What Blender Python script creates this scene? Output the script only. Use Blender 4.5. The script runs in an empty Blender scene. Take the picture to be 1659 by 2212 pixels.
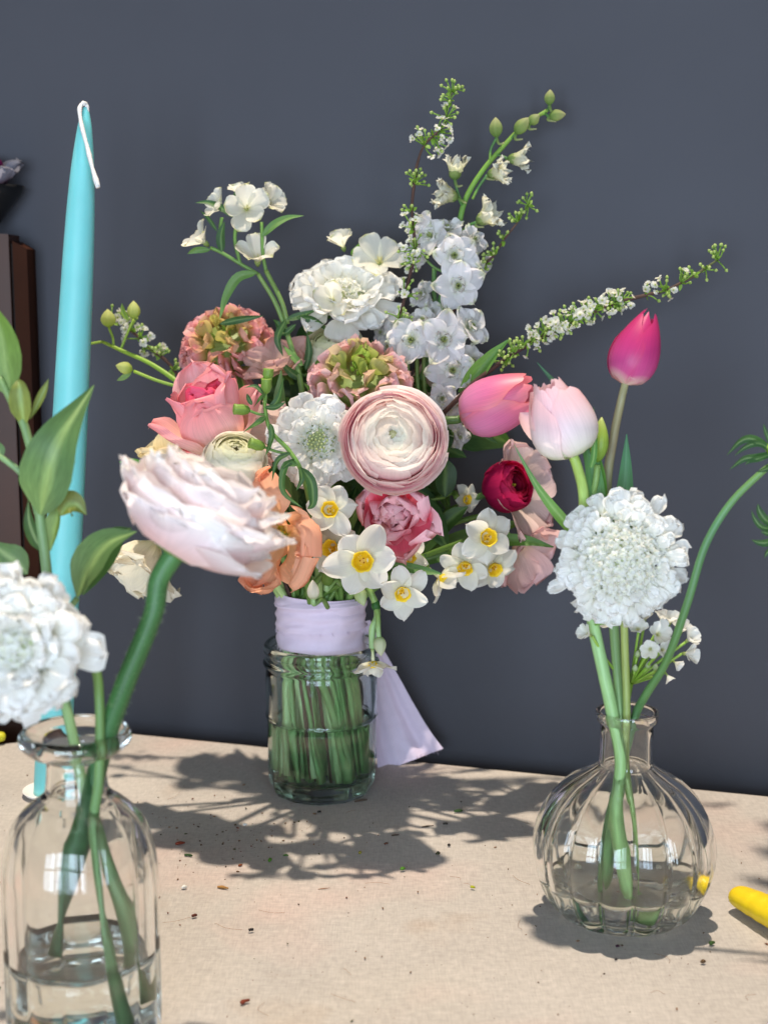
import bpy, math, random
import numpy as np
from mathutils import Vector, Matrix

random.seed(7); RS = np.random.RandomState(7)
sc = bpy.context.scene
COL = sc.collection
pi = math.pi

# ------------------------------------------------------------------ camera, light, world, exposure
PW, PH = 1659.0, 2212.0            # size the photograph was measured at
PITCH, HCAM = math.radians(9.0), 0.336
FPX = PH / 2 / math.tan(math.radians(20.0))
CAM = np.array([0, 0, HCAM])
RT = np.array([1.0, 0, 0]); FW = np.array([0, math.cos(PITCH), -math.sin(PITCH)]); UPV = np.array([0, math.sin(PITCH), math.cos(PITCH)])

cam_d = bpy.data.cameras.new('camera'); cam = bpy.data.objects.new('camera', cam_d); COL.objects.link(cam)
cam.location = CAM; cam.rotation_euler = (pi/2 - PITCH, 0, 0)
cam_d.sensor_fit = 'VERTICAL'; cam_d.sensor_height = 36; cam_d.sensor_width = 27; cam_d.angle = math.radians(40.0)
cam_d.clip_start = 0.02; cam_d.clip_end = 60
cam_d.dof.use_dof = True; cam_d.dof.focus_distance = 0.82; cam_d.dof.aperture_fstop = 9
sc.camera = cam

SUN_DIR = Vector((0.0, 0.065, 1.0)).normalized()     # towards the light
AIM = Vector((0.02, 0.78, 0.1))
sd = bpy.data.lights.new('sunbeam', 'SPOT'); sun = bpy.data.objects.new('sunbeam', sd); COL.objects.link(sun)
sun.location = AIM + SUN_DIR * 5.0
sun.rotation_euler = (SUN_DIR).to_track_quat('Z', 'Y').to_euler()
sd.energy = 1480; sd.color = (1.0, 0.87, 0.70); sd.shadow_soft_size = 0.06; sd.spot_size = math.radians(30); sd.spot_blend = 0.3

def window_lamp(name, loc, target, sx, sy, energy, color):
    d = bpy.data.lights.new(name, 'AREA'); o = bpy.data.objects.new(name, d); COL.objects.link(o)
    d.shape = 'RECTANGLE'; d.size = sx; d.size_y = sy; d.energy = energy; d.color = color
    o.location = loc
    o.rotation_euler = (Vector(loc) - Vector(target)).to_track_quat('Z', 'Y').to_euler()
    return o
WCOL = (0.68, 0.83, 1.0)
for wx in (-1.05, -0.60, -0.15, 0.62):                 # tall window behind the camera, pane by pane
    for wz in (-0.08, 0.58):
        window_lamp('window_pane', (wx, -1.45, wz), (wx*0.2, 0.9, wz*0.35 + 0.12), 0.40, 0.60, 9.2, WCOL)

w = bpy.data.worlds.new('World'); sc.world = w; w.use_nodes = True
bg = w.node_tree.nodes['Background']; bg.inputs[0].default_value = (1.0, 0.97, 0.93, 1); bg.inputs[1].default_value = 0.20

sc.view_settings.view_transform = 'Standard'; sc.view_settings.look = 'None'
sc.view_settings.exposure = 0.0; sc.view_settings.gamma = 1.0
cy = sc.cycles
cy.max_bounces = 18; cy.transmission_bounces = 16; cy.glossy_bounces = 8; cy.diffuse_bounces = 5; cy.transparent_max_bounces = 12
cy.use_denoising = True
cy.sample_clamp_indirect = 6.0
cy.blur_glossy = 0.3

# ------------------------------------------------------------------ measuring helpers
def P(x, y, d):
    return CAM + d*FW + (x - PW/2)/FPX*d*RT + (PH/2 - y)/FPX*d*UPV
def G(x, y):                                   # the point of the table top seen at x, y
    r = FW + (x - PW/2)/FPX*RT + (PH/2 - y)/FPX*UPV
    return CAM + r*(-HCAM/r[2])
def ZAT(gy, y):                                # height seen at row y on an upright standing at depth gy
    return HCAM - gy*math.tan(PITCH + math.atan((y - PH/2)/FPX))
def V(a, b, c):
    v = a*RT + b*UPV - c*FW
    return v/np.linalg.norm(v)
def px(n, d): return n*d/FPX
def nrm(v): return v/(np.linalg.norm(v) + 1e-12)

def lin(c):
    c = np.asarray(c, float)/255.0
    return np.where(c <= 0.04045, c/12.92, ((c + 0.055)/1.055)**2.4)
def grad(stops, t):
    t = np.asarray(t, float)
    xs = [s[0] for s in stops]; cs = np.array([lin(s[1]) for s in stops])
    return np.stack([np.interp(t, xs, cs[:, i]) for i in range(3)], -1)

# ------------------------------------------------------------------ mesh chunks: (verts, faces, colours, puv)
_gf = {}
def gridfaces(nv, nu, wrap=False):
    k = (nv, nu, wrap)
    if k not in _gf:
        f = []
        m = nu if wrap else nu - 1
        for i in range(nv - 1):
            for j in range(m):
                j2 = (j + 1) % nu
                f.append((i*nu + j, i*nu + j2, (i + 1)*nu + j2, (i + 1)*nu + j))
        _gf[k] = f
    return _gf[k]
def join(chunks):
    vs, fs, cs, us, o = [], [], [], [], 0
    for v, f, c, u in chunks:
        vs.append(v); cs.append(c); us.append(u)
        fs += [tuple(i + o for i in q) for q in f]
        o += len(v)
    return np.concatenate(vs), fs, np.concatenate(cs), np.concatenate(us)
def xf(ch, M):
    v, f, c, u = ch
    return v @ M[:3, :3].T + M[:3, 3], f, c, u
def frame(loc, axis, roll=0.0):
    z = nrm(np.asarray(axis, float))
    h = np.array([0, 0, 1.0]) if abs(z[2]) < 0.9 else np.array([0, 1.0, 0])
    x = nrm(np.cross(h, z)); y = np.cross(z, x)
    c, s = math.cos(roll), math.sin(roll)
    M = np.eye(4); M[:3, 0] = c*x + s*y; M[:3, 1] = -s*x + c*y; M[:3, 2] = z; M[:3, 3] = loc
    return M
def rz(a):
    M = np.eye(4); c, s = math.cos(a), math.sin(a); M[0, 0] = c; M[0, 1] = -s; M[1, 0] = s; M[1, 1] = c; return M
def rx(a):
    M = np.eye(4); c, s = math.cos(a), math.sin(a); M[1, 1] = c; M[1, 2] = -s; M[2, 1] = s; M[2, 2] = c; return M
def tr(x, y, z):
    M = np.eye(4); M[:3, 3] = (x, y, z); return M
def scl(s):
    M = np.eye(4); M[0, 0] = M[1, 1] = M[2, 2] = s; return M

def to_mesh(name, ch, mat, smooth=True):
    v, f, c, u = ch
    me = bpy.data.meshes.new(name)
    me.from_pydata(v.tolist(), [], f)
    if smooth: me.polygons.foreach_set('use_smooth', [True]*len(me.polygons))
    if c is not None:
        a = me.color_attributes.new('Col', 'FLOAT_COLOR', 'POINT')
        a.data.foreach_set('color', np.concatenate([c, np.ones((len(c), 1))], 1).astype(np.float32).ravel())
        b = me.attributes.new('puv', 'FLOAT_VECTOR', 'POINT')
        b.data.foreach_set('vector', u.astype(np.float32).ravel())
    me.materials.append(mat)
    me.update()
    return me

def spline(pts, n):
    p = np.asarray(pts, float)
    if len(p) == 2: p = np.array([p[0], (p[0] + p[1])/2, p[1]])
    q = np.vstack([2*p[0] - p[1], p, 2*p[-1] - p[-2]])
    m = len(p) - 1
    out = []
    for t in np.linspace(0, m, n):
        i = min(int(t), m - 1); s = t - i
        a, b, c, d = q[i], q[i+1], q[i+2], q[i+3]
        out.append(0.5*(2*b + (c - a)*s + (2*a - 5*b + 4*c - d)*s*s + (3*b - a - 3*c + d)*s**3))
    return np.array(out)

def tube(pts, rad, cols, n=8, segs=None, cap=True, bump=0.0):
    """pts control points, rad number or list along, cols gradient stops."""
    segs = segs or max(6, 5*len(pts))
    p = spline(pts, segs)
    t = np.linspace(0, 1, segs)
    r = np.interp(t, np.linspace(0, 1, len(rad)), rad) if hasattr(rad, '__len__') else np.full(segs, rad)
    if bump: r = r*(1 + bump*np.sin(t*37 + RS.rand()*6)*RS.rand(segs))
    T = np.gradient(p, axis=0); T /= np.linalg.norm(T, axis=1)[:, None] + 1e-12
    nx = nrm(np.cross(T[0], [0.3, 0.5, 0.81]))
    vs = []
    a = np.linspace(0, 2*pi, n, endpoint=False)
    for i in range(segs):
        nx = nrm(nx - T[i]*np.dot(nx, T[i])); ny = np.cross(T[i], nx)
        vs.append(p[i] + r[i]*(np.cos(a)[:, None]*nx + np.sin(a)[:, None]*ny))
    v = np.concatenate(vs); f = list(gridfaces(segs, n, True))
    tt = np.repeat(t, n)
    if cap:
        f = f + [tuple(range(n))[::-1], tuple((segs - 1)*n + i for i in range(n))]
    c = grad(cols, tt)
    u = np.stack([np.tile(a/pi - 1, segs), tt*3, np.full(len(v), RS.rand()*20)], 1)
    return v, f, c, u

def lathe(prof, n, cols, rf=None, cap0=True, cap1=True):
    """open profile [(r,z)...] about Z."""
    pr = np.asarray(prof, float); m = len(pr)
    a = np.linspace(0, 2*pi, n, endpoint=False)
    A, R = np.meshgrid(a, pr[:, 0]); Z = np.repeat(pr[:, 1], n).reshape(m, n)
    if rf is not None: R = R*rf(A, Z)
    v = np.stack([R*np.cos(A), R*np.sin(A), Z], -1).reshape(-1, 3)
    f = list(gridfaces(m, n, True))
    if cap0: f.append(tuple(range(n))[::-1])
    if cap1: f.append(tuple((m - 1)*n + i for i in range(n)))
    t = np.repeat(np.linspace(0, 1, m), n)
    u = np.stack([np.tile(a/pi - 1, m), t, np.full(len(v), RS.rand()*20)], 1)
    return v, f, grad(cols, t), u

PROF = {'round': (0.75, 0.42, 0.0), 'tulip': (0.55, 0.55, 0.15), 'obovate': (1.15, 0.36, 0.05), 'pointed': (0.62, 0.85, 0.05),
        'strap': (0.35, 0.35, 0.0), 'fan': (0.9, 0.25, 0.05), 'leaf': (0.6, 0.9, 0.0), 'daff': (0.6, 0.6, 0.12), 'delph': (0.7, 0.6, 0.05)}
def width(kind, v):
    a, b, base = PROF[kind]
    g = lambda x: np.power(np.clip(x, 0, 1), a)*np.power(np.clip(1 - x, 0, 1), b)
    return (g(v)/g(np.linspace(0, 1, 200)).max())*(1 - base) + base*(1 - v)**0.5

def petal(L, W, a0, a1, kind='round', cup=0.6, ruf=0.0, rfq=2.5, jag=0.0, notch=0.0, pw=1.0, curl=0.0, r0=0.0, twist=0.0,
          cols=((0, (240, 240, 235)), (1, (240, 240, 235))), edge=None, pleat=0.0, nu=9, nv=9, jit=0.05):
    """A petal lying along +X from the axis Z; a0/a1 its angle from the axis at base/tip (degrees)."""
    s = np.linspace(0, 1, nv); v1 = 1 - (1 - s)**1.35
    u1 = np.linspace(-1, 1, nu)
    U, Vv = np.meshgrid(u1, v1)
    ph = RS.rand(8)*2*pi
    ve = Vv*(1 + jag*Vv**4*(np.sin(4.5*U + ph[0]) + 0.7*np.sin(9*U + ph[1]) + 0.5*np.sin(15*U + ph[7])))
    ve = ve*(1 - notch*np.exp(-(U/0.3)**2)*Vv**5)
    fine = np.linspace(0, 1.3, 80)
    phi = np.radians(a0 + (a1 - a0)*np.clip(fine, 0, 1.2)**pw) + curl*np.clip(fine - 0.6, 0, 1)**2*6
    dr = np.concatenate([[0], np.cumsum((np.sin(phi)[1:] + np.sin(phi)[:-1])/2*np.diff(fine))])*L
    dz = np.concatenate([[0], np.cumsum((np.cos(phi)[1:] + np.cos(phi)[:-1])/2*np.diff(fine))])*L
    r = r0 + np.interp(ve, fine, dr); z = np.interp(ve, fine, dz); p = np.interp(ve, fine, phi)
    wv = W*width(kind, Vv)
    b = max(abs(cup), 1e-3)*math.copysign(1, cup if cup else 1)
    xt = wv*np.sin(U*b)/b; dn = wv*(1 - np.cos(U*b))/b
    if ruf:
        dn = dn + ruf*L*(Vv**3*(np.sin(rfq*pi*U + ph[2]) + 0.5*np.sin(2.1*rfq*pi*U + ph[3]))
                         + np.abs(U)**3*np.minimum(Vv*3, 1)*np.sin(rfq*4*Vv + ph[4] + U)
                         + 0.35*Vv*np.sin(5*Vv + 3*U + ph[5]))
    if pleat:
        dn = dn + pleat*L*Vv*np.sin(U*13 + 2*Vv + ph[6]) * (0.5 + 0.5*RS.rand(*U.shape)) + pleat*0.4*L*Vv*RS.randn(*U.shape)
    X = r - np.cos(p)*dn; Z = z + np.sin(p)*dn; Y = xt + twist*L*Vv*Vv
    v = np.stack([X, Y, Z], -1).reshape(-1, 3)
    c = grad(cols, Vv.ravel())
    if edge is not None:
        e, amt = edge
        m = np.clip(np.maximum(np.abs(U)**3, Vv**5), 0, 1).ravel()[:, None]*amt
        c = c*(1 - m) + lin(e)*m
    c = np.clip(c*(1 + jit*RS.randn()), 0, 0.95)
    u = np.stack([U.ravel(), Vv.ravel(), np.full(U.size, RS.rand()*20)], 1)
    return v, gridfaces(nv, nu), c, u

def shell(rzf, az, ha, rd=0.2, rp=2.0, ruf=0.0, rfq=3, flare=0.0, R=1.0, lean=0.0, off=0.0, base=0.55, cols=None, edge=None, nu=11, nv=9, jit=0.05, vmin=0.0):
    """A petal that is a piece of a cupped surface of revolution; rzf(v) -> r, z with v to 1 at the rim."""
    s = np.linspace(0, 1, nv); v1 = vmin + (1 - vmin)*(1 - (1 - s)**1.3); u1 = np.linspace(-1, 1, nu)
    U, Vv = np.meshgrid(u1, v1); ph = RS.rand(6)*2*pi
    ve = Vv*(1 - rd*np.abs(U)**rp + lean*U*Vv**2 + 0.018*Vv**4*(np.sin(7*U + ph[0]) + np.sin(13*U + ph[1])))
    r, z = rzf(ve)
    h = ha*(base + (1 - base)*np.clip(Vv*1.4, 0, 1))
    A = az + U*h
    d = off + 0.035*R*U + flare*R*Vv**6 + ruf*R*(Vv**5*(np.sin(rfq*U*pi + ph[2]) + 0.6*np.sin(2.3*rfq*U*pi + ph[3])) + 0.4*np.abs(U)**4*np.sin(5*Vv + ph[4]))
    r = np.maximum(r + d, 0.0005)
    v = np.stack([r*np.cos(A), r*np.sin(A), z], -1).reshape(-1, 3)
    c = grad(cols, Vv.ravel())
    if edge is not None:
        e, amt = edge
        m = np.clip(np.maximum(np.abs(U)**4, Vv**7), 0, 1).ravel()[:, None]*amt
        c = c*(1 - m) + lin(e)*m
    c = np.clip(c*(1 + jit*RS.randn()), 0, 0.95)
    u = np.stack([U.ravel(), Vv.ravel(), np.full(U.size, RS.rand()*20)], 1)
    return v, gridfaces(nv, nu), c, u

def blade(pts, hw, cols, kind='leaf', face=None, fold=0.25, twist=0.0, wave=0.0, nu=7, nv=16, mid=None, roll=0.0, pl=0.0):
    """A leaf along pts, half width hw, its face turned towards `face`."""
    p = spline(pts, nv); t = np.linspace(0, 1, nv)
    T = np.gradient(p, axis=0); T /= np.linalg.norm(T, axis=1)[:, None] + 1e-12
    face = -FW if face is None else np.asarray(face, float)
    wv = hw*width(kind, t) if isinstance(kind, str) else hw*np.interp(t, np.linspace(0, 1, len(kind)), kind)
    wv = np.maximum(wv, hw*0.02)
    u1 = np.linspace(-1, 1, nu); vs = []; ph = RS.rand()*6
    for i in range(nv):
        s = nrm(np.cross(T[i], face)); n = np.cross(s, T[i])
        a = roll + twist*t[i]
        s2 = math.cos(a)*s + math.sin(a)*n; n2 = -math.sin(a)*s + math.cos(a)*n
        dn = fold*np.abs(u1)**1.3*wv[i] + wave*wv[i]*np.abs(u1)**2*np.sin(t[i]*11 + ph + (u1 > 0)*1.7) + pl*wv[i]*(np.sin(u1*5.5 + 1.5*t[i]) + 0.5*np.sin(u1*11 + 4*t[i]))
        vs.append(p[i] + np.outer(u1*wv[i], s2) + np.outer(dn, n2))
    v = np.concatenate(vs)
    U = np.tile(u1, nv); tt = np.repeat(t, nu)
    c = grad(cols, tt)
    if mid is not None:
        m = (np.exp(-(U/0.16)**2)*0.8)[:, None]; c = c*(1 - m) + lin(mid)*m
    c = c*(1 + 0.04*RS.randn())
    return v, gridfaces(nv, nu), c, np.stack([U, tt*2, np.full(len(v), RS.rand()*20)], 1)

def ball(loc, axis, L, R, cols, ridges=0, amp=0.06, n=12, m=9, sharp=1.0):
    """An egg of length L along axis from loc."""
    t = np.linspace(0, 1, m)
    prof = [(max(R*math.sin(pi*x**0.85)**0.8*(1 - 0.15*x*sharp), R*0.02), L*x) for x in t]
    rf = (lambda A, Z: 1 - amp*(1 - np.abs(np.cos(A*ridges/2)))) if ridges else None
    return xf(lathe(prof, n, cols, rf), frame(loc, axis, RS.rand()*6))

# ------------------------------------------------------------------ materials
def newmat(name):
    m = bpy.data.materials.new(name); m.use_nodes = True
    nt = m.node_tree; nt.nodes.clear()
    return m, nt, nt.nodes.new, nt.links.new
def plant_mat(name, transl=0.35, rough=0.55, spec=0.3, vein=0.10, su=9.0, sv=1.2, bump=0.25, bdist=0.0004, warm=(1.0, 1.0, 1.0)):
    m, nt, N, Lk = newmat(name)
    out = N('ShaderNodeOutputMaterial'); at = N('ShaderNodeAttribute'); at.attribute_name = 'Col'
    pu = N('ShaderNodeAttribute'); pu.attribute_name = 'puv'
    mp = N('ShaderNodeMapping'); mp.inputs['Scale'].default_value = (su, sv, 1)
    nz = N('ShaderNodeTexNoise'); nz.inputs['Scale'].default_value = 1.6; nz.inputs['Detail'].default_value = 4; nz.inputs['Roughness'].default_value = 0.6
    Lk(pu.outputs['Vector'], mp.inputs['Vector']); Lk(mp.outputs['Vector'], nz.inputs['Vector'])
    mr = N('ShaderNodeMapRange'); mr.inputs['From Min'].default_value = 0.3; mr.inputs['From Max'].default_value = 0.7
    mr.inputs['To Min'].default_value = 1 - vein; mr.inputs['To Max'].default_value = 1 + vein
    Lk(nz.outputs['Fac'], mr.inputs['Value'])
    mx = N('ShaderNodeVectorMath'); mx.operation = 'SCALE'; Lk(at.outputs['Color'], mx.inputs[0]); Lk(mr.outputs['Result'], mx.inputs['Scale'])
    bp = N('ShaderNodeBump'); bp.inputs['Strength'].default_value = bump; bp.inputs['Distance'].default_value = bdist; Lk(nz.outputs['Fac'], bp.inputs['Height'])
    pr = N('ShaderNodeBsdfPrincipled'); pr.inputs['Roughness'].default_value = rough; pr.inputs['Specular IOR Level'].default_value = spec
    Lk(mx.outputs['Vector'], pr.inputs['Base Color']); Lk(bp.outputs['Normal'], pr.inputs['Normal'])
    if transl:
        tl = N('ShaderNodeBsdfTranslucent'); ml = N('ShaderNodeVectorMath'); ml.operation = 'MULTIPLY'; ml.inputs[1].default_value = warm
        Lk(mx.outputs['Vector'], ml.inputs[0]); Lk(ml.outputs['Vector'], tl.inputs['Color']); Lk(bp.outputs['Normal'], tl.inputs['Normal'])
        ms = N('ShaderNodeMixShader'); ms.inputs['Fac'].default_value = transl
        Lk(pr.outputs['BSDF'], ms.inputs[1]); Lk(tl.outputs['BSDF'], ms.inputs[2]); Lk(ms.outputs['Shader'], out.inputs['Surface'])
    else:
        Lk(pr.outputs['BSDF'], out.inputs['Surface'])
    return m
M_PETAL = plant_mat('petal', 0.58, 0.6, 0.2, 0.045, 12, 1.0, 0.15, 0.0003)
M_WAXY = plant_mat('glossy_petal', 0.36, 0.40, 0.4, 0.10, 26, 0.6, 0.2, 0.0003)
M_CREPE = plant_mat('crepe_petal', 0.45, 0.55, 0.25, 0.09, 16, 1.5, 0.6, 0.0009)
M_LEAF = plant_mat('leaf', 0.30, 0.45, 0.4, 0.20, 7, 2.0, 0.35, 0.0004, (1.1, 1.15, 0.5))
M_STEM = plant_mat('stem', 0.10, 0.45, 0.4, 0.17, 5, 3.5, 0.2, 0.0003)
M_WOODY = plant_mat('twig', 0.0, 0.7, 0.2, 0.3, 3, 9.0, 0.6, 0.0005)
M_DEBRIS = plant_mat('debris', 0.0, 0.7, 0.2, 0.25, 3, 3, 0.3, 0.0003)

def glass_mat(name, color, rough=0.0, ior=1.5, bump=0.0, dens=0.0):
    m, nt, N, Lk = newmat(name)
    out = N('ShaderNodeOutputMaterial'); g = N('ShaderNodeBsdfGlass'); g.inputs['Color'].default_value = (*color, 1); g.inputs['Roughness'].default_value = rough; g.inputs['IOR'].default_value = ior
    if bump:
        tc = N('ShaderNodeTexCoord'); nz = N('ShaderNodeTexNoise'); nz.inputs['Scale'].default_value = 90; nz.inputs['Detail'].default_value = 1
        mp = N('ShaderNodeMapping'); mp.inputs['Scale'].default_value = (1, 1, 0.35); Lk(tc.outputs['Object'], mp.inputs['Vector']); Lk(mp.outputs['Vector'], nz.inputs['Vector'])
        b = N('ShaderNodeBump'); b.inputs['Strength'].default_value = bump; b.inputs['Distance'].default_value = 0.001
        Lk(nz.outputs['Fac'], b.inputs['Height']); Lk(b.outputs['Normal'], g.inputs['Normal'])
    Lk(g.outputs['BSDF'], out.inputs['Surface'])
    if dens:
        va = N('ShaderNodeVolumeScatter'); va.inputs['Color'].default_value = (0.92, 0.99, 0.94, 1); va.inputs['Density'].default_value = dens
        Lk(va.outputs['Volume'], out.inputs['Volume'])
    return m
M_GLASS = glass_mat('clear_glass', (0.985, 0.99, 0.985), 0.045, 1.5, 0.12)
M_JAR = glass_mat('jar_glass', (0.945, 0.985, 0.968), 0.045, 1.5, 0.10)
M_WATER = glass_mat('water', (0.985, 0.995, 0.985), 0, 1.33)
M_JARWATER = glass_mat('jar_water', (0.97, 0.995, 0.965), 0, 1.33)

def plain_mat(name, rgb, rough=0.5, spec=0.5, noise=0.06, scale=60, bump=0.0, sss=0.0, sssr=(1, 1, 1), coat=0.0, bdist=0.001):
    m, nt, N, Lk = newmat(name)
    out = N('ShaderNodeOutputMaterial'); pr = N('ShaderNodeBsdfPrincipled'); tc = N('ShaderNodeTexCoord')
    nz = N('ShaderNodeTexNoise'); nz.inputs['Scale'].default_value = scale; nz.inputs['Detail'].default_value = 5
    Lk(tc.outputs['Object'], nz.inputs['Vector'])
    mr = N('ShaderNodeMapRange'); mr.inputs['From Min'].default_value = 0.3; mr.inputs['From Max'].default_value = 0.7
    mr.inputs['To Min'].default_value = 1 - noise; mr.inputs['To Max'].default_value = 1 + noise
    Lk(nz.outputs['Fac'], mr.inputs['Value'])
    sv = N('ShaderNodeVectorMath'); sv.operation = 'SCALE'; sv.inputs[0].default_value = lin(rgb); Lk(mr.outputs['Result'], sv.inputs['Scale'])
    Lk(sv.outputs['Vector'], pr.inputs['Base Color'])
    pr.inputs['Roughness'].default_value = rough; pr.inputs['Specular IOR Level'].default_value = spec
    if coat: pr.inputs['Coat Weight'].default_value = coat
    if sss:
        pr.inputs['Subsurface Weight'].default_value = sss; pr.inputs['Subsurface Radius'].default_value = sssr; pr.inputs['Subsurface Scale'].default_value = 0.006
    if bump:
        b = N('ShaderNodeBump'); b.inputs['Strength'].default_value = bump; b.inputs['Distance'].default_value = bdist; Lk(nz.outputs['Fac'], b.inputs['Height']); Lk(b.outputs['Normal'], pr.inputs['Normal'])
    Lk(pr.outputs['BSDF'], out.inputs['Surface'])
    return m
M_WAX = plain_mat('wax', (126, 207, 209), 0.45, 0.4, 0.05, 30, 0.12, 0.8, (0.5, 1.0, 0.9))
M_WICK = plain_mat('wick', (225, 222, 220), 0.9, 0.1, 0.12, 900, 0.8)
M_WHITEMETAL = plain_mat('white_enamel', (228, 225, 222), 0.35, 0.5, 0.03, 50)
M_WALL = plain_mat('wall_paint', (76, 77, 84), 0.75, 0.15, 0.035, 9, 0.25)
M_WOOD = plain_mat('dark_wood', (58, 27, 9), 0.5, 0.35, 0.35, 12, 0.2)
M_WOOD2 = plain_mat('near_black_wood', (26, 18, 16), 0.55, 0.3, 0.3, 12, 0.2)
M_POT = plain_mat('black_pot', (14, 15, 18), 0.5, 0.4, 0.1, 30)
M_YEL = plain_mat('yellow_plastic', (222, 190, 24), 0.42, 0.5, 0.05, 70, 0.1)
M_STEEL = plain_mat('steel', (150, 152, 156), 0.3, 0.8, 0.05, 70)

def fabric_mat(name, rgb, stain=True, weave=1500.0, transl=0.0):
    m, nt, N, Lk = newmat(name)
    out = N('ShaderNodeOutputMaterial'); pr = N('ShaderNodeBsdfPrincipled'); tc = N('ShaderNodeTexCoord')
    def noise(scale, det=4, mapping=None, rough=0.55):
        n = N('ShaderNodeTexNoise'); n.inputs['Scale'].default_value = scale; n.inputs['Detail'].default_value = det; n.inputs['Roughness'].default_value = rough
        if mapping:
            mp = N('ShaderNodeMapping'); mp.inputs['Scale'].default_value = mapping; mp.inputs['Rotation'].default_value = (0, 0, -0.12); Lk(tc.outputs['Object'], mp.inputs['Vector']); Lk(mp.outputs['Vector'], n.inputs['Vector'])
        else: Lk(tc.outputs['Object'], n.inputs['Vector'])
        return n
    def rng(n, lo, hi, f0=0.32, f1=0.68):
        r = N('ShaderNodeMapRange'); r.inputs['From Min'].default_value = f0; r.inputs['From Max'].default_value = f1; r.inputs['To Min'].default_value = lo; r.inputs['To Max'].default_value = hi
        Lk(n.outputs['Fac'], r.inputs['Value']); return r
    def mul(a, b):
        q = N('ShaderNodeMath'); q.operation = 'MULTIPLY'; Lk(a.outputs[0], q.inputs[0]); Lk(b.outputs[0], q.inputs[1]); return q
    tw = noise(1.0, 3, (1400, 90, 90)); th = noise(1.0, 3, (90, 1400, 90))       # warp and weft threads
    big = noise(9, 5); fine = noise(260, 3)
    k = mul(mul(rng(tw, 0.92, 1.08), rng(th, 0.92, 1.08)), mul(rng(big, 0.93, 1.06), rng(fine, 0.92, 1.07)))
    base = N('ShaderNodeRGB'); base.outputs[0].default_value = (*lin(rgb), 1)
    src = base.outputs[0]
    if stain:
        for (sc_, col, f0, f1, amt) in ((5.0, (205, 160, 150), 0.52, 0.75, 0.55), (11.0, (150, 122, 95), 0.62, 0.8, 0.5), (3.0, (215, 205, 190), 0.5, 0.8, 0.5)):
            n = noise(sc_, 3); r = rng(n, 0, amt, f0, f1)
            mx = N('ShaderNodeMix'); mx.data_type = 'RGBA'; Lk(r.outputs[0], mx.inputs['Factor']); Lk(src, mx.inputs['A']); mx.inputs['B'].default_value = (*lin(col), 1)
            src = mx.outputs['Result']
    sv = N('ShaderNodeVectorMath'); sv.operation = 'SCALE'; Lk(src, sv.inputs[0]); Lk(k.outputs[0], sv.inputs['Scale'])
    Lk(sv.outputs['Vector'], pr.inputs['Base Color']); pr.inputs['Roughness'].default_value = 0.9; pr.inputs['Specular IOR Level'].default_value = 0.15
    pr.inputs['Sheen Weight'].default_value = 0.1
    ad = mul(tw, th)
    b = N('ShaderNodeBump'); b.inputs['Strength'].default_value = 0.4; b.inputs['Distance'].default_value = 0.0004; Lk(ad.outputs[0], b.inputs['Height']); Lk(b.outputs['Normal'], pr.inputs['Normal'])
    if transl:
        tl = N('ShaderNodeBsdfTranslucent'); Lk(sv.outputs['Vector'], tl.inputs['Color']); ms = N('ShaderNodeMixShader'); ms.inputs['Fac'].default_value = transl
        Lk(pr.outputs['BSDF'], ms.inputs[1]); Lk(tl.outputs['BSDF'], ms.inputs[2]); Lk(ms.outputs['Shader'], out.inputs['Surface'])
    else: Lk(pr.outputs['BSDF'], out.inputs['Surface'])
    return m
M_CLOTH = fabric_mat('linen', (173, 166, 160))
M_RIBBON = plain_mat('silk_ribbon', (214, 200, 222), 0.6, 0.3, 0.03, 160, 0.15)

# ------------------------------------------------------------------ scene graph helpers
class Thing:
    def __init__(s, name, label, cat, loc, group=None):
        s.o = bpy.data.objects.new(name, None); s.o.empty_display_size = 0.01; COL.objects.link(s.o)
        s.loc = np.asarray(loc, float); s.o.location = s.loc
        s.o['label'] = label; s.o['category'] = cat
        if group: s.o['group'] = group
    def add(s, name, ch, mat, parent=None, smooth=True, stuff=False, label=None):
        v, f, c, u = ch
        o = bpy.data.objects.new(name, to_mesh(name, (v - s.loc, f, c, u), mat, smooth)); COL.objects.link(o)
        o.parent = parent or s.o
        if stuff: o['kind'] = 'stuff'
        if label: o['label'] = label
        return o
    def inst(s, name, me, M, parent=None):
        o = bpy.data.objects.new(name, me); COL.objects.link(o); o.parent = parent or s.o
        M = M.copy()
        if parent is None: M[:3, 3] -= s.loc
        o.matrix_local = Matrix(M.tolist()); return o
def single(name, ch, mat, label, cat, group=None, kind=None, loc=None, smooth=True):
    v, f, c, u = ch
    loc = np.array([v[:, 0].mean(), v[:, 1].mean(), v[:, 2].min()]) if loc is None else loc
    o = bpy.data.objects.new(name, to_mesh(name, (v - loc, f, c, u), mat, smooth)); COL.objects.link(o); o.location = loc
    if kind: o['kind'] = kind
    else:
        o['label'] = label; o['category'] = cat
        if group: o['group'] = group
    if kind and label: o['label'] = label
    return o
def box(x0, x1, y0, y1, z0, z1):
    v = np.array([(x, y, z) for z in (z0, z1) for y in (y0, y1) for x in (x0, x1)], float)
    f = [(0, 2, 3, 1), (4, 5, 7, 6), (0, 1, 5, 4), (2, 6, 7, 3), (0, 4, 6, 2), (1, 3, 7, 5)]
    return v, f, np.full((8, 3), 0.5), np.zeros((8, 3))

# ================================================================== SETTING
E1, E2 = G(300, 1588), G(1659, 1722)
def edge_line(x): return E1[1] + (x - E1[0])*(E2[1] - E1[1])/(E2[0] - E1[0])
def edge_y(x): return edge_line(x) - 0.055*np.clip((-0.262 - np.asarray(x))/0.012, 0, 1)     # the cloth stops short where the cabinet stands
slope = (E2[1] - E1[1])/(E2[0] - E1[0]); wang = math.atan(slope)
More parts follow.
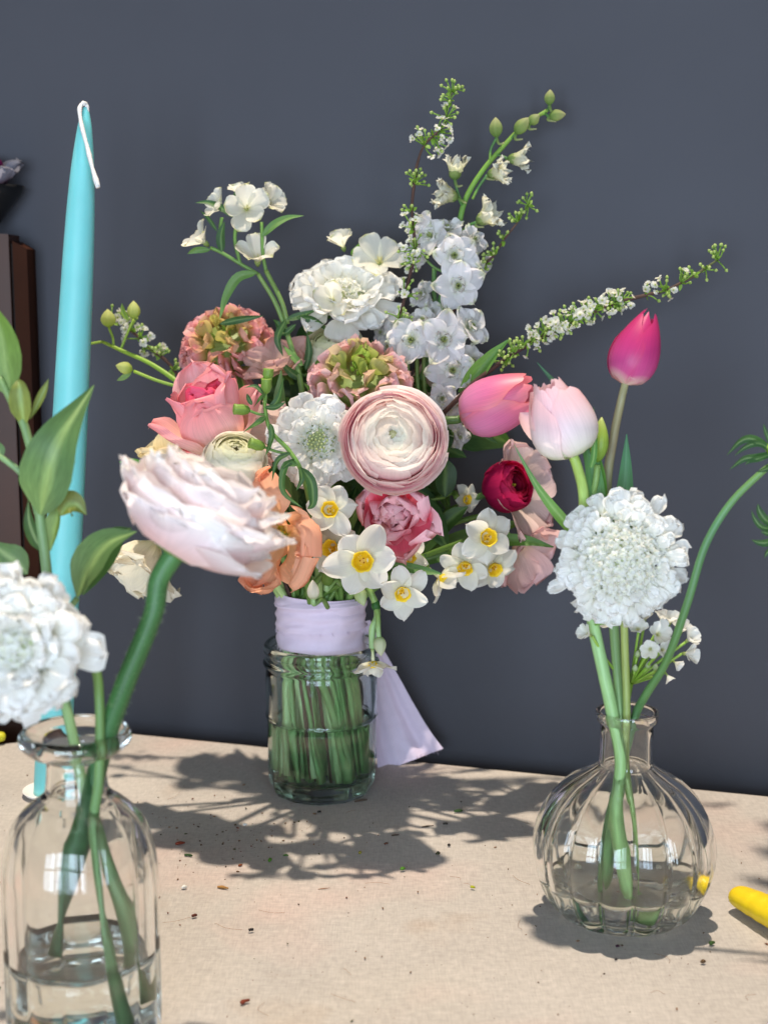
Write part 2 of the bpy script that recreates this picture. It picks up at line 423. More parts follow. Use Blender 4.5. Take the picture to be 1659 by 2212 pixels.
# tablecloth: rows from the front to the back edge, then hanging down behind
nx_, ny_ = 140, 90
xs = np.linspace(-1.3, 1.3, nx_)
rows = []
for j in range(ny_):
    t = j/(ny_ - 1)
    y = 0.12 + (edge_y(xs) - 0.12)*(1 - (1 - t)**1.2)
    z = 0.0004*np.sin(xs*23 + y*9) * np.sin(y*31 + xs*5) - 0.0003 + 0.0012*np.exp(-((xs - 0.135 - 0.25*(y - 0.5))/0.006)**2)*(y < 0.62) + 0.0010*np.exp(-((xs + 0.02 + 0.1*(y - 0.5))/0.005)**2)*(y < 0.6)
    z = np.minimum(z, 0.0012)*np.clip((edge_y(xs) - y)/0.05, 0, 1)
    rows.append(np.stack([xs, y, z], -1))
for k in range(1, 12):
    a = min(k/5, 1)*pi/2; r = 0.006
    y = edge_y(xs) + r*math.sin(a) + 0.006*np.sin(xs*17 + k*0.1)*max(0, k - 5)/6
    z = np.full(nx_, -r*(1 - math.cos(a)) - max(0, k - 5)*0.05)
    rows.append(np.stack([xs, y, z], -1))
vv = np.concatenate(rows)
single('tablecloth', (vv, gridfaces(len(rows), nx_), np.full((len(vv), 3), 0.5), np.zeros((len(vv), 3))), M_CLOTH,
       'beige linen cloth covering the whole table, speckled with plant crumbs', 'tablecloth', loc=np.zeros(3))
# wall, parallel to the table's back edge
WGAP, WTOP = 0.035, 0.66
nrmw = nrm(np.array([-slope, 1, 0])); dirw = np.array([nrmw[1], -nrmw[0], 0])
wc = np.array([0, edge_line(0.0), 0]) + nrmw*WGAP
bx = box(-2.6, 2.6, 0, 0.12, -0.7, WTOP)
Mw = np.eye(4); Mw[:3, 0] = dirw; Mw[:3, 1] = nrmw; Mw[:3, 3] = wc
wall = single('wall', xf(bx, Mw), M_WALL, None, None, kind='structure', smooth=False)

# ================================================================== GLASS VESSELS
def revolve_closed(outer, inner, n, rf_o, rf_i, c=0.5):
    """outer (bottom->rim) then inner (rim->bottom); r=0 poles closed."""
    vs, rings = [], []
    a = np.linspace(0, 2*pi, n, endpoint=False)
    prof = [(r, z, rf_o) for r, z in outer] + [(r, z, rf_i) for r, z in inner]
    for r, z, rf in prof:
        rr = r*rf(a, z)
        vs.append(np.stack([rr*np.cos(a), rr*np.sin(a), np.full(n, z)], -1))
    v = np.concatenate(vs); m = len(prof)
    f = list(gridfaces(m, n, True))
    i0 = len(v); v = np.vstack([v, [[0, 0, outer[0][1]]], [[0, 0, inner[-1][1]]]])
    for j in range(n):
        j2 = (j + 1) % n
        f.append((i0, j2, j)); f.append((i0 + 1, (m - 1)*n + j, (m - 1)*n + j2))
    return v, f, np.full((len(v), 3), c), np.zeros((len(v), 3))
def smooth_prof(pts, n): return [tuple(p) for p in spline(np.array(pts), n)]
one = lambda a, z: np.ones_like(a)

def water_body(inner, zt, n, rf, grow=0.0002):
    """fills the inner profile (rim->bottom) up to zt."""
    pr = [(r, z) for r, z in inner[::-1]]
    zs = [z for r, z in pr]; rs = [r for r, z in pr]
    low = [(r + grow, z - grow) for r, z in pr if z < zt - 0.0006]
    rt = float(np.interp(zt, zs, rs))
    low += [(rt + grow, zt + 0.0016), (rt - 0.0005, zt + 0.0010), (rt - 0.0014, zt + 0.0003), (rt - 0.003, zt), (rt*0.5, zt)]
    vs = []; a = np.linspace(0, 2*pi, n, endpoint=False)
    for r, z in low:
        rr = np.maximum(r, 0.0004)*rf(a, z); vs.append(np.stack([rr*np.cos(a), rr*np.sin(a), np.full(n, z)], -1))
    v = np.concatenate(vs); m = len(low); f = list(gridfaces(m, n, True))
    i0 = len(v); v = np.vstack([v, [[0, 0, low[0][1]]], [[0, 0, zt]]])
    for j in range(n):
        j2 = (j + 1) % n; f.append((i0, j2, j)); f.append((i0 + 1, (m - 1)*n + j, (m - 1)*n + j2))
    return v, f, np.full((len(v), 3), .5), np.zeros((len(v), 3))

# --- bouquet jar
GJ = G(696, 1704); JY = GJ[1]
zj = lambda y: ZAT(JY, y)
HJ = 0.1045
jo = smooth_prof([(0.002, 0.0), (0.027, 0.0), (0.0312, 0.0018), (0.0330, 0.006), (0.0338, 0.012), (0.0340, 0.03), (0.0343, 0.050), (0.0356, 0.0535), (0.0352, 0.057),
                  (0.0354, 0.075), (0.0352, HJ - 0.0205), (0.0347, HJ - 0.0165), (0.0364, HJ - 0.0150), (0.0367, HJ - 0.0128), (0.0352, HJ - 0.0108), (0.0350, HJ - 0.0075), (0.0362, HJ - 0.0055), (0.0361, HJ - 0.0015), (0.0348, HJ)], 110)
ji = smooth_prof([(0.0332, HJ - 0.0004), (0.0326, HJ - 0.005), (0.0324, 0.088), (0.0322, 0.055), (0.0318, 0.03), (0.0310, 0.016), (0.0285, 0.0115), (0.02, 0.0100), (0.002, 0.0095)], 50)
def jfac(a, z):
    k = float(np.clip((0.056 - z)/0.006, 0, 1))
    q = (a % (pi/6)) - pi/12
    return 1 + k*(math.cos(pi/12)*1.012/np.cos(q) - 1)
jar_label = 'squat clear jam jar of water holding the wrapped bouquet'
JT = Thing('glass_jar', jar_label, 'jar', GJ)
jo = [(r_*1.06, z_*0.985) for r_, z_ in jo]; ji = [(r_*1.06, z_*0.985) for r_, z_ in ji]
Mj = tr(*GJ)
JT.add('jar_body', xf(revolve_closed(jo, ji, 96, jfac, one), Mj), M_JAR)
JT.add('water', xf(water_body(ji, 0.050, 64, one), Mj), M_JARWATER)

# --- round ribbed vase on the right
GP = G(1342, 1976); PY = GP[1]
zp = lambda y: ZAT(PY, y)
dP = float(np.dot(np.array([GP[0], GP[1], 0.05]) - CAM, FW))
k_ = dP/FPX
zl, zn, zs_, ze = zp(1536), zp(1555), zp(1658), zp(1838)
R_e = 197*k_
OUT = [(1957, 146), (1925, 171), (1882, 189), (1839, 197), (1802, 194), (1775, 187), (1748, 175), (1721, 157), (1693, 128), (1674, 95)]
po = smooth_prof([(0.002, 0.0012), (0.016, 0.0010), (0.0245, 0.0), (0.0275, 0.0008)] + [(h_*k_, zp(y_)) for y_, h_ in OUT] +
                 [(64*k_, zs_*1.01), (57.5*k_, zs_*1.05), (56.5*k_, zn*0.93), (57*k_, zn*0.985), (64*k_, zn*1.0), (67*k_, zl - 0.0015), (65.5*k_, zl + 0.0004)], 130)
pi_ = smooth_prof([(58*k_, zl), (50*k_, zn*0.985), (47.5*k_, zn*0.93), (48*k_, zs_*1.05), (54*k_, zs_*1.0)] + [((h_ - 10)*k_, zp(y_ + 3)) for y_, h_ in OUT[::-1][:-1]] + [(0.0325, 0.0085), (0.024, 0.0068), (0.012, 0.0058), (0.002, 0.0055)], 100)
def rib16(amp, n=16):
    def f(a, z):
        k = np.clip((z - 0.001)/0.006, 0, 1)*np.clip((zs_*1.03 - z)/0.012, 0, 1)
        return 1 - amp*k*(1 - np.abs(np.sin(a*n/2 + 0.35))**0.5)
    return f
PT = Thing('ribbed_vase', 'round pumpkin-ribbed clear glass bud vase with narrow neck on the right', 'vase', GP)
Mp = tr(*GP)
PT.add('vase_body', xf(revolve_closed(po, pi_, 192, rib16(0.115), rib16(0.095)), Mp), M_GLASS)
zwP = zp(1888)
PT.add('water', xf(water_body(pi_, zwP, 192, rib16(0.095)), Mp), M_WATER)

# --- apothecary bottle in the left foreground
GB = G(186, 2236); BY = GB[1]
zb = lambda y: ZAT(BY, y)
dB = float(np.dot(np.array([GB[0], GB[1], 0.07]) - CAM, FW)); kb = dB/FPX
zL = zb(1578); zN = zb(1612); zS = zb(1712); zF = zb(1905)
RB = 167*kb
OB = [(1905, 167), (1850, 163), (1800, 151), (1765, 133), (1738, 104), (1722, 82)]
bo = smooth_prof([(0.002, 0.0012), (0.02, 0.0010), (RB*0.86, 0.0), (RB*0.95, 0.0015), (RB*0.99, 0.006), (RB, 0.014), (RB, zF*0.4), (RB, zF*0.8)] + [(h_*kb, zb(y_)) for y_, h_ in OB] +
                 [(69*kb, zb(1708)), (65*kb, zb(1690)), (62*kb, zN*0.94), (64*kb, zN*0.968), (95*kb, zN*0.985), (116*kb, zN + 0.002), (118*kb, zL - 0.002), (110*kb, zL + 0.0005), (98*kb, zL)], 130)
bi = smooth_prof([(75*kb, zL - 0.0025), (58*kb, zN), (53*kb, zN*0.96), (55*kb, zb(1692)), (59*kb, zb(1706))] + [((h_ - 13)*kb, zb(y_ + 4)) for y_, h_ in OB[::-1]] + [(RB*0.92, zF*0.6), (RB*0.91, 0.018), (RB*0.80, 0.0105), (RB*0.4, 0.0085), (0.002, 0.008)], 100)
def rib12(amp, n=12):
    def f(a, z):
        k = np.clip((z - 0.004)/0.01, 0, 1)*np.clip((zS*0.98 - z)/0.012, 0, 1)
        return 1 - amp*k*(1 - np.abs(np.sin(a*n/2 + 0.2))**0.8)
    return f
BT = Thing('glass_bottle', 'tall fluted clear glass bottle with flat lip in the left foreground', 'bottle', GB)
Mb = tr(*GB)
BT.add('bottle_body', xf(revolve_closed(bo, bi, 168, rib12(0.06), rib12(0.035)), Mb), M_GLASS)
BT.add('water', xf(water_body(bi, zb(2050), 168, rib12(0.035)), Mb), M_WATER)

# ================================================================== CANDLE
CB = G(112, 1716)
ctop = P(186, 232, float(np.dot(CB - CAM, FW)) - 0.055); 
cax = ctop - CB
rc = px(38, 0.95)
prof = [(rc*1.0, 0.0), (rc*1.0, 0.1), (rc*0.98, 0.4), (rc*0.93, 0.62), (rc*0.82, 0.80), (rc*0.66, 0.90), (rc*0.42, 0.965), (rc*0.24, 0.99), (rc*0.12, 1.0)]
Lc = np.linalg.norm(cax)
prof = [(r, z*Lc) for r, z in smooth_prof(prof, 60)]
CT = Thing('taper_candle', 'tall turquoise taper candle standing unlit behind the bottle', 'candle', CB)
CT.add('candle_body', xf(lathe(prof, 40, ((0, (72, 190, 214)), (1, (72, 190, 214)))), frame(CB, cax)), M_WAX)
dtop = float(np.dot(ctop - CAM, FW))
wk = [P(190, 250, dtop), P(188, 228, dtop), P(180, 224, dtop - 0.002), P(173, 236, dtop - 0.004), P(177, 270, dtop - 0.008), P(190, 320, dtop - 0.0125), P(201, 365, dtop - 0.0155), P(213, 405, dtop - 0.018)]
CT.add('wick', tube(wk, [0.0010, 0.0014, 0.0015, 0.0014, 0.0013, 0.0014, 0.0014, 0.0017], ((0, (225, 222, 220)), (1, (225, 222, 220))), 8, 60, bump=0.25), M_WICK)
CT.add('drip_dish', xf(lathe([(0.003, 0.0005), (0.012, 0.0008), (0.0175, 0.002), (0.0190, 0.0038), (0.0186, 0.0042), (0.017, 0.0028), (0.012, 0.0018), (0.003, 0.0018)], 40, ((0, (230, 228, 225)), (1, (230, 228, 225)))), tr(*CB)), M_WHITEMETAL)

# ================================================================== PALETTES
GREEN = ((0, (92, 128, 62)), (1, (96, 138, 80)))
STEM_LIGHT = ((0, (120, 150, 80)), (0.45, (124, 156, 86)), (0.6, (146, 180, 120)), (1, (158, 194, 138)))
STEM_MID = ((0, (105, 135, 60)), (0.5, (96, 132, 62)), (0.65, (110, 150, 86)), (1, (118, 162, 102)))
STEM_DARK = ((0, (80, 112, 56)), (0.6, (52, 92, 50)), (1, (60, 105, 62)))
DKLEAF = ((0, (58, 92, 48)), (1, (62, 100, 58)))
LEAFC = ((0, (104, 140, 62)), (0.5, (84, 128, 66)), (1, (78, 118, 56)))
WHITE = (238, 236, 230); CREAM = (240, 234, 214)

# ================================================================== BOUQUET STEMS
TIE = np.array([GJ[0], GJ[1], ZAT(JY, 1350)])
_tie = [0]
def bouquet_slot():
    i = _tie[0]; _tie[0] += 1
    k = (i*13) % 61 if i < 61 else (i*17 + 20) % 61
    r = math.sqrt((k + 0.5)/61); a = k*2.39996
    tie = TIE + np.array([0.0242*r*math.cos(a), 0.0242*r*math.sin(a), 0])
    b = a + 0.75 + 0.25*math.sin(i)
    rb = 0.0275*r**0.8
    bot = np.array([GJ[0] + rb*math.cos(b), GJ[1] + rb*math.sin(b), 0.0125 + 0.006*((i*7) % 5)/5])
    return tie, bot
def stem_path(head, axis, back=0.02):
    tie, bot = bouquet_slot()
    h = np.asarray(head, float); a = nrm(np.asarray(axis, float))
    p1 = h - a*back
    top = tie + np.array([0, 0, 0.012])
    m = top + (p1 - top)*np.array([0.42, 0.42, 0.55])
    low = tie + (bot - tie)*0.35 - np.array([0, 0, 0.0])
    return [h, p1, m, top, tie - np.array([0, 0, 0.018]), low*0.5 + (tie + (bot - tie)*0.5)*0.5, bot], bot
def bstem_thing(name, label, cat, head, axis, r=0.0022, cols=None, group=None, back=0.02):
    path, bot = stem_path(head, axis, back)
    T = Thing(name, label, cat, bot, group)
    T.add('stem', tube(path, [r*0.9, r, r, r*1.05, r*1.1, r*1.15, r*1.15], cols or random.choice([STEM_LIGHT, STEM_MID, STEM_DARK, STEM_MID]), 9, 44), M_STEM)
    return T

# ================================================================== FLOWER BUILDERS
def ranunculus(T, loc, axis, R, n=62, outer=((0, (214, 120, 130)), (0.6, (238, 190, 190)), (1, (248, 226, 216))), inner=((0, (240, 216, 190)), (1, (246, 240, 220))),
               open_=84, roll=0.0, edge=None, squash=0.85, guard=5, mat=None, ruf=0.012, core=((0, (190, 200, 130)), (1, (232, 228, 190))), inner_at=0.5, e0=3, te_p=0.9, spiral=0.05, flare=0.03, jt=3.0, rho0=0.5, rdk=0.0, shift=(0, 0)):
    M = frame(loc, axis, roll); mat = mat or M_PETAL
    for k in range(n):
        t = k/(n - 1)
        rho = R*(rho0 + (1 - rho0)*t**0.8)*(1 + 0.015*RS.randn())
        te = e0 + (open_ - e0)*t**te_p + RS.randn()*jt*min(1, 0.3 + 2*t)
        if k >= n - guard: te = open_ + 6 + RS.rand()*14; rho = R*(0.98 + 0.05*RS.rand())
        ha = math.radians(104 - 50*t + RS.randn()*6)
        th0 = 150
        def rzf(v, rho=rho, te=te):
            th = np.radians(th0 + (te - th0)*v)
            return rho*np.sin(th), rho*np.cos(th)*squash
        a = np.clip((t - inner_at*0.5)/(inner_at + 0.001), 0, 1)
        cs = [(x, tuple(np.array(ci)*(1 - a) + np.array(co)*a)) for (x, co), (_, ci) in zip(outer, [(s[0], tuple(np.array([np.interp(s[0], [q[0] for q in inner], [q[1][j] for q in inner]) for j in range(3)]))) for s in outer])]
        ch = shell(rzf, k*2.39996 + RS.randn()*0.25, ha, rd=0.10 + 0.07*t + rdk, rp=2.6, ruf=ruf, rfq=1.3, flare=flare*(0.3 + RS.rand()), R=R, lean=spiral + 0.03*RS.randn(), off=R*0.006*RS.randn(), cols=cs, edge=edge, nu=15, nv=9, vmin=0.2)
        T.add('petal', xf(ch, M @ tr(shift[0]*R*(1 - t), shift[1]*R*(1 - t), 0)), mat)
    T.add('bud_core', xf(ball(np.array([0, 0, 0.05*R]), (0, 0, 1), R*0.36*squash, R*0.10, core), M @ tr(shift[0]*R, shift[1]*R, 0)), mat)
    T.add('calyx', xf(lathe([(0.003, -0.92*R*squash), (0.30*R, -0.89*R*squash), (0.40*R, -0.78*R*squash), (0.3*R, -0.74*R*squash)], 16, ((0, (98, 128, 60)), (1, (120, 150, 80)))), M), M_LEAF)

def tulip(T, loc, axis, L, Rm, cols, edge=None, roll=0.0, open_=0.0, n=6, mat=None, ruf=0.01, tip=0.45, rp=1.55):
    """closed cup of six petals, egg shaped."""
    M = frame(loc, axis, roll); mat = mat or M_WAXY
    for k in range(n):
        inner_ = k % 2 == 0
        s = 0.93 if inner_ else 1.0
        az = k*2*pi/n + RS.randn()*0.08
        Lk = L*(1.0 + 0.03*RS.randn() + (0.03 if inner_ else 0)); op = open_ + 0.07*RS.randn()
        def rzf(v, s=s, Lk=Lk, op=op):
            r = Rm*s*(np.sin(pi*np.clip(v, 0, 1)**0.62*0.86)**0.75 + op*v**2)
            return r, Lk*v
        ch = shell(rzf, az, math.radians(70), rd=tip, rp=rp, ruf=ruf, rfq=1.0, flare=0.0, R=Rm, off=Rm*0.02*RS.randn(), base=0.75, cols=cols, edge=edge, nu=15, nv=14, jit=0.03)
        T.add('petal', xf(ch, M), mat)

def whorl(T, loc, axis, layers, roll=0.0, mat=None, name='petal', parent=None):
    """layers: list of dict(n, L, W, a0, a1, ... petal args, off=azimuth offset, dz)"""
    M = frame(loc, axis, roll); mat = mat or M_PETAL
    for ly in layers:
        ly = dict(ly); n = ly.pop('n'); off = ly.pop('off', 0.0); dz = ly.pop('dz', 0.0); ja = ly.pop('ja', 6.0); jl = ly.pop('jl', 0.08)
        span = ly.pop('span', 2*pi)
        for k in range(n):
            q = dict(ly); d = RS.randn()*ja; q['a0'] = q['a0'] + d*0.5; q['a1'] = q['a1'] + d; q['L'] = q['L']*(1 + jl*RS.randn())
            ch = petal(**q)
            T.add(name, xf(ch, M @ tr(0, 0, dz) @ rz(off + k*span/n + RS.randn()*0.08)), mat, parent=parent)

_floret_cache = {}
def floret_mesh(key, R, lobes, cols, a0, a1, mat, ruf=0.12, W=0.55, kind='obovate', tube_=0.0, center=None, nu=5, nv=5):
    k = (key, round(R, 5))
    if k not in _floret_cache:
        lst = []
        for j in range(3):
            chs = []
            for i in range(lobes):
                L = R*(1 + 0.12*RS.randn())
                ch = petal(L, L*W, a0 + RS.randn()*8, a1 + RS.randn()*12, kind=kind, cup=0.7, ruf=ruf, rfq=1.5, cols=cols, nu=nu, nv=nv)
                chs.append(xf(ch, rz(i*2*pi/lobes + RS.randn()*0.15)))
            if tube_: chs.append(tube([(0, 0, -tube_), (0, 0, 0.1*R)], [R*0.08, R*0.16], cols, 6, 4, cap=False))
            if center: chs.append(ball(np.array([0, 0, 0.0]), (0, 0, 1), R*0.3, R*0.14, center, n=7, m=5))
            lst.append(to_mesh('floret', join(chs), mat))
        _floret_cache[k] = lst
    return _floret_cache[k]

SCW = ((0, (238, 238, 220)), (0.35, (245, 244, 238)), (1, (247, 247, 246)))
def scabiosa(T, loc, axis, R, dome=0.30, rin=0.58, nin=70, fl=0.10, rays=((16, 0.52, 0.24, 64, 94, 0.50), (16, 0.48, 0.22, 46, 82, 0.42), (15, 0.36, 0.16, 32, 72, 0.34)), pins=True, roll=0.0, ruf=0.07, back=True):
    M = frame(loc, axis, roll)
    for i, (n, L, W, a0, a1, r0) in enumerate(rays):
        for k in range(n):
            rr = r0*R*(1 + 0.05*RS.randn())
            L_ = L*R*(1 + 0.14*RS.randn())
            ch = petal(L_, W*R*(1 + 0.12*RS.randn()), a0 + RS.randn()*9, a1 + RS.randn()*14, kind='fan', cup=0.55, ruf=ruf*(0.7 + 0.8*RS.rand()), rfq=1.9, jag=0.06, notch=0.12*RS.rand(), curl=0.5*RS.randn(), r0=0, cols=SCW, nu=15, nv=10)
            h = dome*R*(1 - min(r0/rin, 1)**2)
            T.add('petal', xf(ch, M @ rz(k*2*pi/n + i*0.23 + RS.randn()*0.1) @ tr(rr, 0, h)), M_PETAL)
    ms = floret_mesh('scab', fl*R, 5, ((0, (244, 244, 228)), (1, (250, 250, 248))), 28, 84, M_PETAL, ruf=0.16, W=0.36, kind='delph', tube_=fl*R)
    for k in range(nin):
        q = math.sqrt((k + (6 if pins else 0.5))/(nin + 6)); r = rin*R*q; a = k*2.39996
        z = dome*R*(1 - q*q) + 0.02*R*RS.randn()
        nrm_ = np.array([math.cos(a)*q*0.95 + 0.12*RS.randn(), math.sin(a)*q*0.95 + 0.12*RS.randn(), 1.0])
        T.inst('floret', ms[k % 3], M @ frame((r*math.cos(a), r*math.sin(a), z), nrm_, RS.rand()*6) @ scl(0.8 + 0.3*q + 0.1*RS.randn()))
    chs = [xf(lathe([(0.003*R, -0.20*R), (0.25*R, -0.16*R), (0.5*R, 0.02*R), (0.42*R, 0.15*R), (0.2*R, dome*R*0.85), (0.003*R, dome*R*0.95)], 16, ((0, (120, 150, 80)), (1, (196, 204, 160)))), M)]
    T.add('receptacle', chs[0], M_LEAF)
    if pins:
        pc = []
        for k in range(26):
            q = math.sqrt((k + 0.5)/26); r = 0.2*R*q; a = k*2.39996
            pc.append(ball(np.array([r*math.cos(a), r*math.sin(a), dome*R*0.98 + 0.02*R*RS.rand()]), (0.2*q*math.cos(a), 0.2*q*math.sin(a), 1), 0.075*R, 0.036*R, ((0, (160, 178, 100)), (1, (206, 214, 160))), n=6, m=5))
        T.add('pincushion', xf(join(pc), M), M_LEAF)
    # pale filaments with tiny heads
    st = []
    for k in range(95):
        q = math.sqrt((k + 8)/103); r = rin*R*q; a = k*2.39996 + 0.7; z = dome*R*(1 - q*q)
        p0 = np.array([r*math.cos(a), r*math.sin(a), z]); d = nrm(np.array([math.cos(a)*q*0.7, math.sin(a)*q*0.7, 1.0]) + 0.2*RS.randn(3))
        p1 = p0 + d*R*(0.11 + 0.08*RS.rand())
        st.append(tube([p0, p1], R*0.006, ((0, (236, 236, 220)), (1, (240, 240, 230))), 4, 3))
        st.append(ball(p1, nrm(d + RS.randn(3)*0.6), R*0.05, R*0.013, ((0, (240, 238, 226)), (1, (236, 232, 220))), n=5, m=4))
    T.add('stamen', xf(join(st), M), M_PETAL, stuff=True)
    if back:
        for k in range(8):
            ch = petal(0.42*R, 0.07*R, 70, 110, kind='leaf', cup=0.4, cols=((0, (88, 120, 62)), (1, (70, 104, 50))), nu=5, nv=6)
            T.add('bract', xf(ch, M @ rz(k*pi/4) @ tr(0.1*R, 0, -0.17*R)), M_LEAF)

def frilly(T, loc, axis, R, n=60, roll=0.0, pink=(222, 146, 150), green=(150, 172, 74)):
    M = frame(loc, axis, roll)
    for k in range(n):
        q = math.sqrt((k + 1.0)/n); th = q*1.5
        rr = R*0.62*math.sin(th); z = R*0.62*math.cos(th) - 0.35*R; a = k*2.39996
        nr = np.array([math.sin(th)*math.cos(a), math.sin(th)*math.sin(a), math.cos(th)])
        m = min(1, max(0, (q - 0.18)/0.35))
        tipc = tuple(np.array(green)*(1 - m) + np.array(pink)*m)
        ch = petal(R*0.40, R*(0.15 + 0.16*q), -10, 42, kind='fan', cup=0.4, ruf=0.13, rfq=1.7, jag=0.05,
                   cols=((0, (126, 150, 58)), (0.45, tuple(np.array(green)*(0.6) + np.array(tipc)*0.4)), (0.75, tipc), (1, tuple(np.minimum(np.array(tipc)*1.12 + 8, 250)))), nu=11, nv=8, jit=0.08)
        T.add('petal', xf(ch, M @ frame((rr*math.cos(a), rr*math.sin(a), z), nr + RS.randn(3)*0.12, RS.rand()*6.28)), M_PETAL)
    chs = [ball(np.array([0.05*R*RS.randn(), 0.05*R*RS.randn(), 0.2*R]) + np.array([0.12*R*math.cos(k), 0.12*R*math.sin(k), 0]), (0.3*math.cos(k), 0.3*math.sin(k), 1), 0.16*R, 0.03*R, ((0, (120, 150, 40)), (1, (160, 190, 70))), n=6, m=5) for k in range(18)]
    T.add('flower_centre', xf(join(chs), M), M_LEAF)
    T.add('calyx', xf(lathe([(0.003, -0.6*R), (0.3*R, -0.52*R), (0.62*R, -0.1*R), (0.55*R, 0.0)], 18, ((0, (98, 128, 60)), (1, (140, 160, 90)))), M), M_LEAF)

def daffodil_head(T, loc, axis, R, roll=0.0, parent=None, close=0.0):
    M = frame(loc, axis, roll)
    wc_ = ((0, (236, 236, 196)), (0.25, (240, 240, 226)), (1, (244, 243, 238)))
    for k in range(6):
        ch = petal(R*(1.0 + 0.08*RS.randn()), R*0.45, 72 - close + RS.randn()*10, 98 - close*1.5 + RS.randn()*22, kind='daff', cup=0.7*RS.choice([1, 1, -0.7]), ruf=0.06, rfq=1.0, twist=0.08*RS.randn(), r0=0.06*R, cols=wc_, nu=11, nv=10)
        T.add('petal', xf(ch, M @ rz(k*pi/3 + RS.randn()*0.07) @ tr(0, 0, 0.012*R*(k % 2))), M_PETAL, parent=parent)
    pr = [(0.05*R, 0.0), (0.20*R, 0.02*R), (0.25*R, 0.12*R), (0.275*R, 0.24*R), (0.315*R, 0.32*R), (0.30*R, 0.325*R), (0.255*R, 0.24*R), (0.225*R, 0.13*R), (0.16*R, 0.04*R), (0.02*R, 0.03*R)]
    rf = lambda A, Z: 1 + 0.055*np.clip(Z/(0.3*R), 0, 1)**3*(np.sin(A*6 + 1) + 0.5*np.sin(A*11))
    T.add('corona', xf(lathe(pr, 36, ((0, (214, 196, 40)), (0.3, (246, 216, 44)), (0.5, (250, 226, 64)), (0.75, (244, 208, 40)), (1, (226, 176, 24))), rf), M), M_WAXY, parent=parent)
    st = [ball(np.array([0.06*R*math.cos(k*2.1), 0.06*R*math.sin(k*2.1), 0.06*R]), (0.15*math.cos(k*2.1), 0.15*math.sin(k*2.1), 1), 0.15*R, 0.024*R, ((0, (220, 176, 40)), (1, (196, 140, 40))), n=6, m=5) for k in range(4)]
    T.add('stamen', xf(join(st), M), M_PETAL, parent=parent)
    T.add('flower_tube', xf(lathe([(0.07*R, -0.62*R), (0.085*R, -0.5*R), (0.06*R, -0.38*R), (0.09*R, 0.0)], 10, ((0, (110, 140, 60)), (0.5, (170, 186, 120)), (1, (232, 232, 200)))), M), M_STEM, parent=parent)

def blossom(T, loc, axis, R, n=5, a0=38, a1=66, roll=0.0, cols=((0, (226, 228, 180)), (0.2, (240, 238, 222)), (0.93, (243, 241, 232)), (1, (214, 216, 160))), W=0.44, parent=None, ruf=0.04):
    M = frame(loc, axis, roll)
    core = [ball(np.array([0, 0, 0.02*R]), (0.1, 0, 1), 0.38*R, 0.05*R, ((0, (190, 196, 110)), (1, (236, 232, 200))), n=7, m=5)]
    core += [ball(np.array([0.05*R*math.cos(k*1.2), 0.05*R*math.sin(k*1.2), 0.05*R]), (0.4*math.cos(k*1.2), 0.4*math.sin(k*1.2), 1), 0.28*R, 0.022*R, ((0, (230, 228, 190)), (1, (226, 216, 160))), n=5, m=4) for k in range(5)]
    core.append(lathe([(0.03*R, -0.22*R), (0.10*R, -0.12*R), (0.13*R, 0.02*R), (0.05*R, 0.03*R)], 8, ((0, (120, 150, 70)), (1, (190, 200, 130)))))
    b = T.add('blossom', xf(join(core), M), M_PETAL, parent=parent)
    for k in range(n):
        ch = petal(R*(1 + 0.07*RS.randn()), R*W, a0 + RS.randn()*7, a1 + RS.randn()*10, kind='obovate', cup=0.75, ruf=ruf, rfq=1.2, cols=cols, r0=0.04*R, nu=9, nv=9)
        T.add('petal', xf(ch, M @ rz(k*2*pi/n + RS.randn()*0.1)), M_PETAL, parent=b)
    return b

def narrow_leaf(T, pts, hw, cols=DKLEAF, mid=(110, 142, 80), parent=None, fold=0.35, twist=0.3, kind='leaf', nv=14, wave=0.0, face=None, roll=0.0):
    return T.add('leaf', blade(pts, hw, cols, kind, fold=fold, twist=twist, nv=nv, mid=mid, wave=wave, face=face, roll=roll), M_LEAF, parent=parent)

# ================================================================== THE WRAPPED BOUQUET
# --- front pale pink ranunculus
a = V(0.02, 0.13, 1.0); p = P(853, 944, 0.80)
T = bstem_thing('ranunculus', 'large pale pink ranunculus facing the camera at the centre of the bouquet', 'flower', p - a*0.024, a, 0.0028, STEM_LIGHT)
ranunculus(T, p - a*0.014, a, px(117, 0.80), n=88, outer=((0, (252, 176, 192)), (0.72, (253, 200, 210)), (1, (254, 236, 234))), inner=((0, (250, 222, 208)), (0.7, (250, 234, 220)), (1, (252, 246, 232))), edge=((254, 238, 232), 0.5), inner_at=0.5, squash=0.66, open_=93, guard=2, spiral=0.13, flare=0.06, jt=5.0, shift=(-0.03, 0.10), rdk=0.03, rho0=0.30, te_p=0.95)

# --- white ranunculus at the left
a = V(0.15, 0.72, 0.68); p = P(508, 995, 0.825)
T = bstem_thing('ranunculus', 'white ranunculus below the coral double tulip', 'flower', p - a*0.015, a, 0.0024)
ranunculus(T, p, a, px(69, 0.825), n=44, outer=((0, (236, 232, 206)), (1, (243, 241, 232))), inner=((0, (226, 226, 170)), (1, (240, 238, 214))), squash=1.0, open_=66)

# --- white ranunculus at the back
a = V(-0.25, 0.65, 0.7); p = P(722, 762, 0.935)
T = bstem_thing('ranunculus', 'creamy white ranunculus behind the ruffled pink and green bloom', 'flower', p - a*0.015, a, 0.0024)
ranunculus(T, p, a, px(68, 0.935), n=40, outer=((0, (232, 232, 200)), (1, (242, 240, 226))), inner=((0, (222, 226, 164)), (1, (238, 238, 206))), squash=1.0, open_=60)

